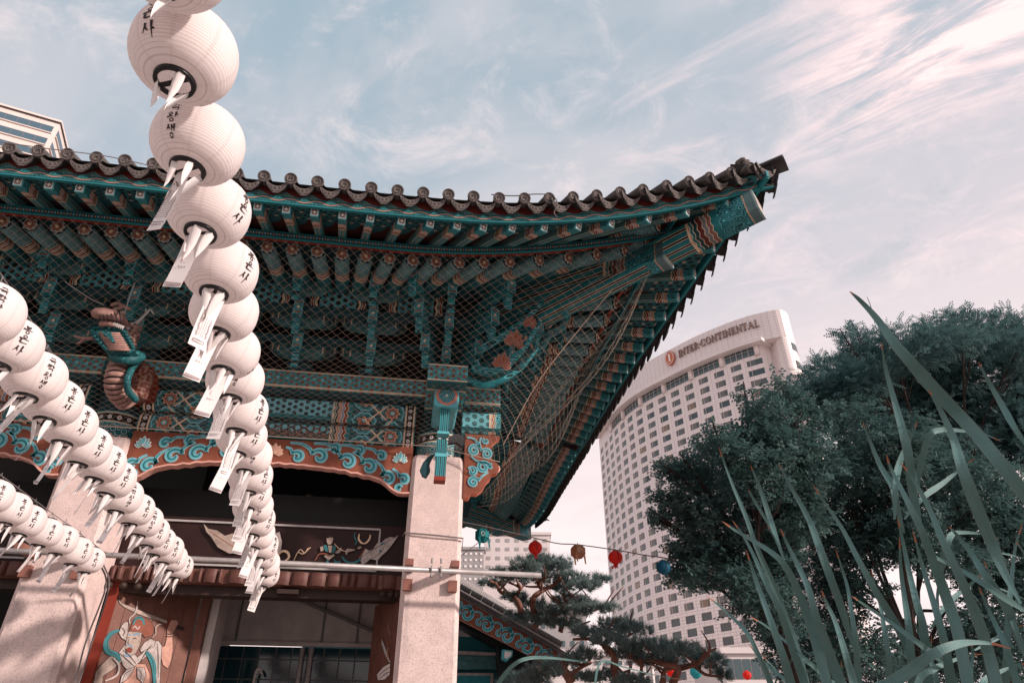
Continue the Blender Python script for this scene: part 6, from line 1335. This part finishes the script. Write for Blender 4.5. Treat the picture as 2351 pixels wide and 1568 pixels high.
# ------------------------------------------------------------------ tall grass blades close to the camera
def m_blade(nb):
    x,y,z=nb.coords('UV'); n=nb.noise(nb.vec(x*2,y*260,0),1,2); c=nb.mix(n,(.095,.200,.194),(.170,.292,.28)); st=abs((x*7).fract()-.5); c=nb.mix((st<.16)*.35,c,(.05,.12,.11)); c=nb.mix(abs(x-.5)>.46,c,(.20,.27,.24)); r=nb.rnd(); return nb.mix(y>.983,c,(.50,.20,.12))
material('blade',m_blade,rough=.6,dirt=.15,dscale=8,spec=.2); translucent('blade',(.09,.24,.19),.18)
z4=zm(2600,1735,1.896); z3=zm(2600,1050,1.896); ID=lambda x,y:(x,y)
BL_=[ # mapping, traced centre line from tip down, widest half in P px, depth
 (z3,[(1110,80),(1190,150),(1300,270),(1430,450),(1560,600),(1680,740),(1850,920),(2000,1080),(2180,1300),(2351,1520),(2500,1750)],15,.95),(z3,[(1230,110),(1262,190),(1300,350)],4,.97),(z3,[(1335,440),(1370,640),(1430,860),(1490,1080),(1530,1250),(1560,1500),(1640,1900)],10,1.0),
 (z3,[(2025,580),(2110,740),(2200,900),(2290,1060),(2420,1250)],10,1.05),(z3,[(1670,775),(1760,930),(1850,1130),(1900,1300),(1960,1469),(2050,1699),(2130,1889),(2220,2099),(2330,2299)],14,.92),(z3,[(1205,1010),(1250,1130),(1330,1320),(1420,1470),(1440,1580),(1500,1800)],9,1.02),(z3,[(1597,1005),(1540,1130),(1470,1290),(1440,1450),(1430,1700)],11,1.0),
 (z3,[(1995,1270),(1900,1340),(1780,1440),(1640,1540),(1500,1700)],9,1.08),(z3,[(1372,1240),(1400,1330),(1450,1429),(1530,1589),(1630,1799),(1720,2039),(1800,2259),(1880,2500),(1960,2900)],13,.93),(z3,[(1470,1295),(1560,1409),(1680,1629),(1780,1869),(1900,2119),(2010,2379),(2100,2650),(2180,2950)],13,.9),(z3,[(2190,1145),(2050,1090),(1900,1070),(1760,1065),(1680,1110),(1620,1300),(1590,1470),(1580,1700)],7,1.1),
 (z4,[(405,15),(470,170),(540,380),(600,560),(650,700)],9,1.1),(z4,[(605,5),(700,180),(820,400),(900,610),(980,830),(1060,1050),(1150,1350)],9,1.12),(z4,[(390,190),(430,260),(540,440),(600,520)],8,1.11),(z4,[(850,155),(940,290),(1060,470),(1180,700),(1290,900),(1400,1080),(1520,1300),(1600,1600)],10,1.04),
 (z4,[(205,415),(300,480),(420,550),(560,640),(650,730),(740,900),(850,1200),(960,1600)],12,.97),(z4,[(275,405),(350,510),(430,660),(520,860),(620,1060),(700,1300),(800,1600)],10,1.0),(z4,[(375,615),(420,760),(480,930),(560,1150),(640,1380),(700,1600)],13,.95),(z4,[(620,465),(660,560),(740,720),(820,900),(870,1080),(950,1300),(1050,1600)],13,.98),(z4,[(525,445),(580,540),(650,690)],9,1.0),
 (z4,[(1010,610),(1060,760),(1100,900),(1130,1100),(1160,1300),(1180,1600)],9,1.05),(z4,[(910,900),(950,1000),(1010,1130),(1080,1350),(1150,1600)],14,.9),(z4,[(1125,945),(1220,1010),(1370,1110),(1520,1220),(1640,1310),(1800,1450)],10,1.0),(z4,[(1262,755),(1290,860),(1330,1010),(1360,1200),(1390,1400),(1400,1600)],9,1.06),
 (z4,[(95,945),(190,1020),(300,1120),(390,1220),(470,1380),(560,1600)],9,1.0),(z4,[(405,1090),(520,1160),(660,1270),(780,1380),(960,1540),(1050,1640)],8,1.02),(z4,[(390,1280),(460,1370),(560,1470),(680,1590)],8,1.0),
 (z4,[(1450,380),(1490,560),(1540,800),(1590,1000),(1640,1200),(1680,1600)],12,1.03),(z4,[(1465,520),(1475,750),(1500,950),(1530,1150),(1550,1400),(1570,1650)],11,1.06),(z4,[(1560,480),(1620,700),(1680,900),(1740,1100),(1800,1350),(1850,1650)],12,1.0),(z4,[(2060,790),(1960,870),(1850,960),(1760,1060),(1690,1180)],10,1.05),(z4,[(1845,660),(1870,760),(1920,900),(1990,1080),(2070,1300),(2150,1600)],13,.95),
 (z4,[(1655,630),(1760,690),(1900,760),(2050,850),(2200,950),(2400,1080)],9,1.0),(z4,[(1815,450),(1880,520),(1980,650),(2060,780),(2150,900),(2260,1100),(2330,1350)],10,1.05),(z4,[(2170,540),(2050,505),(1900,495),(1830,520),(1790,640),(1760,760),(1740,950)],8,1.1),
 (z4,[(2030,880),(2080,1000),(2150,1150),(2220,1300),(2300,1550)],12,.98),(z4,[(2340,430),(2290,600),(2260,850),(2240,1100),(2230,1400),(2220,1650)],9,1.1),(z4,[(2065,690),(2120,820),(2200,960),(2290,1180),(2380,1400)],9,1.07),(z4,[(2295,560),(2351,640),(2450,800)],10,1.0),(z4,[(2170,640),(2280,660),(2400,690)],7,1.05),(z4,[(2260,1320),(2130,1285),(1980,1275),(1850,1295),(1700,1360),(1560,1460),(1400,1570),(1300,1660)],17,.85),
 (z4,[(2075,1355),(1950,1370),(1830,1410),(1720,1460),(1600,1560)],11,1.0),(z4,[(2351,1150),(2260,1190),(2150,1250),(2000,1330)],9,1.05),(z4,[(1560,1090),(1600,1200),(1660,1330),(1720,1500),(1760,1650)],10,1.02),(z4,[(490,1370),(560,1440),(650,1550),(700,1640)],7,1.05),(z4,[(1050,1400),(1060,1500),(1090,1620)],9,1.0),(z4,[(1980,1270),(1985,1350),(1975,1500),(1960,1650)],10,.97),(z4,[(2110,870),(2250,920),(2380,980)],8,1.06),
 (z4,[(1695,1220),(1690,1350),(1710,1500),(1730,1650)],8,1.05),(z4,[(1750,800),(1735,950),(1750,1150),(1790,1350),(1830,1600)],9,1.08),(z4,[(2400,1420),(2300,1440),(2150,1500),(2050,1600)],12,1.0),
 (ID,[(1378,1520),(1330,1517),(1270,1510),(1215,1510),(1180,1525),(1150,1560),(1120,1620)],6,1.15),(ID,[(1580,1562),(1500,1548),(1430,1530),(1378,1521)],3,1.15),(z3,[(180,1185),(220,1299),(280,1459),(380,1699),(450,1899),(560,2149),(640,2349),(760,2700)],8,1.08),(z3,[(1530,1100),(1545,1250),(1580,1400),(1600,1600)],5,1.1)]
gr=empty('grass_clump',(0.75,.72,0),label='clump of tall teal grass blades with orange tips close at lower right',cat='grass')
for f_,pts,hw,D in BL_:
    D=D*1.0; P=[atD(*f_(*q),D*(1+.03*math.sin(i*1.3))) for i,q in enumerate(pts)]
    dv=(P[-1]-P[-2]).normalized()
    inside=f_(*pts[-1])[1]<1500
    if not inside and P[-1].z>.6:
        a_=P[-1]; g_=Vector((a_.x+dv.x*.15,a_.y+.03,.02)); P+=[a_.lerp(g_,(k/9)**1.4)+dv*.05*math.sin(PI*k/9) for k in range(1,10)]
    s=spline(P,6); n=len(s); L=[0]
    for i in range(1,n): L.append(L[-1]+(s[i]-s[i-1]).length)
    tot=L[-1]; V_=[];U=[]; tw=random.uniform(-.3,.3)
    for i,p in enumerate(s):
        t=(s[min(i+1,n-1)]-s[max(i-1,0)]).normalized(); view=(p-EYE).normalized(); sd=t.cross(view).normalized(); nr=sd.cross(t).normalized(); a=tw+.35*math.sin(L[i]*2.2); sd2=sd*math.cos(a*.6)+nr*math.sin(a*.6); n2=sd2.cross(t)
        w_=.96*hw*D/FPX*min(1,(L[i]/(.17+.08*tot))**.72+.03)*(min(1,(tot-L[i])/.10+.2) if inside else 1); V_+=[p+sd2*w_,p+n2*w_*.16,p-sd2*w_,p+n2*w_*.10]
        U.append(1-L[i]/max(tot,.9) if L[i]<.05 else .95-L[i]*.1)
    F_=[];UV=[]
    for i in range(n-1):
        for j,(u0,u1) in enumerate(((0,.5),(.5,1),(1,.5),(.5,0))):
            j2=(j+1)%4; F_.append((i*4+j,i*4+j2,(i+1)*4+j2,(i+1)*4+j)); UV.append([(u0,U[i]),(u1,U[i]),(u1,U[i+1]),(u0,U[i+1])])
    b=MB(); b.add(V_,F_,0,UV); b.build('blade','blade',gr,None,False)
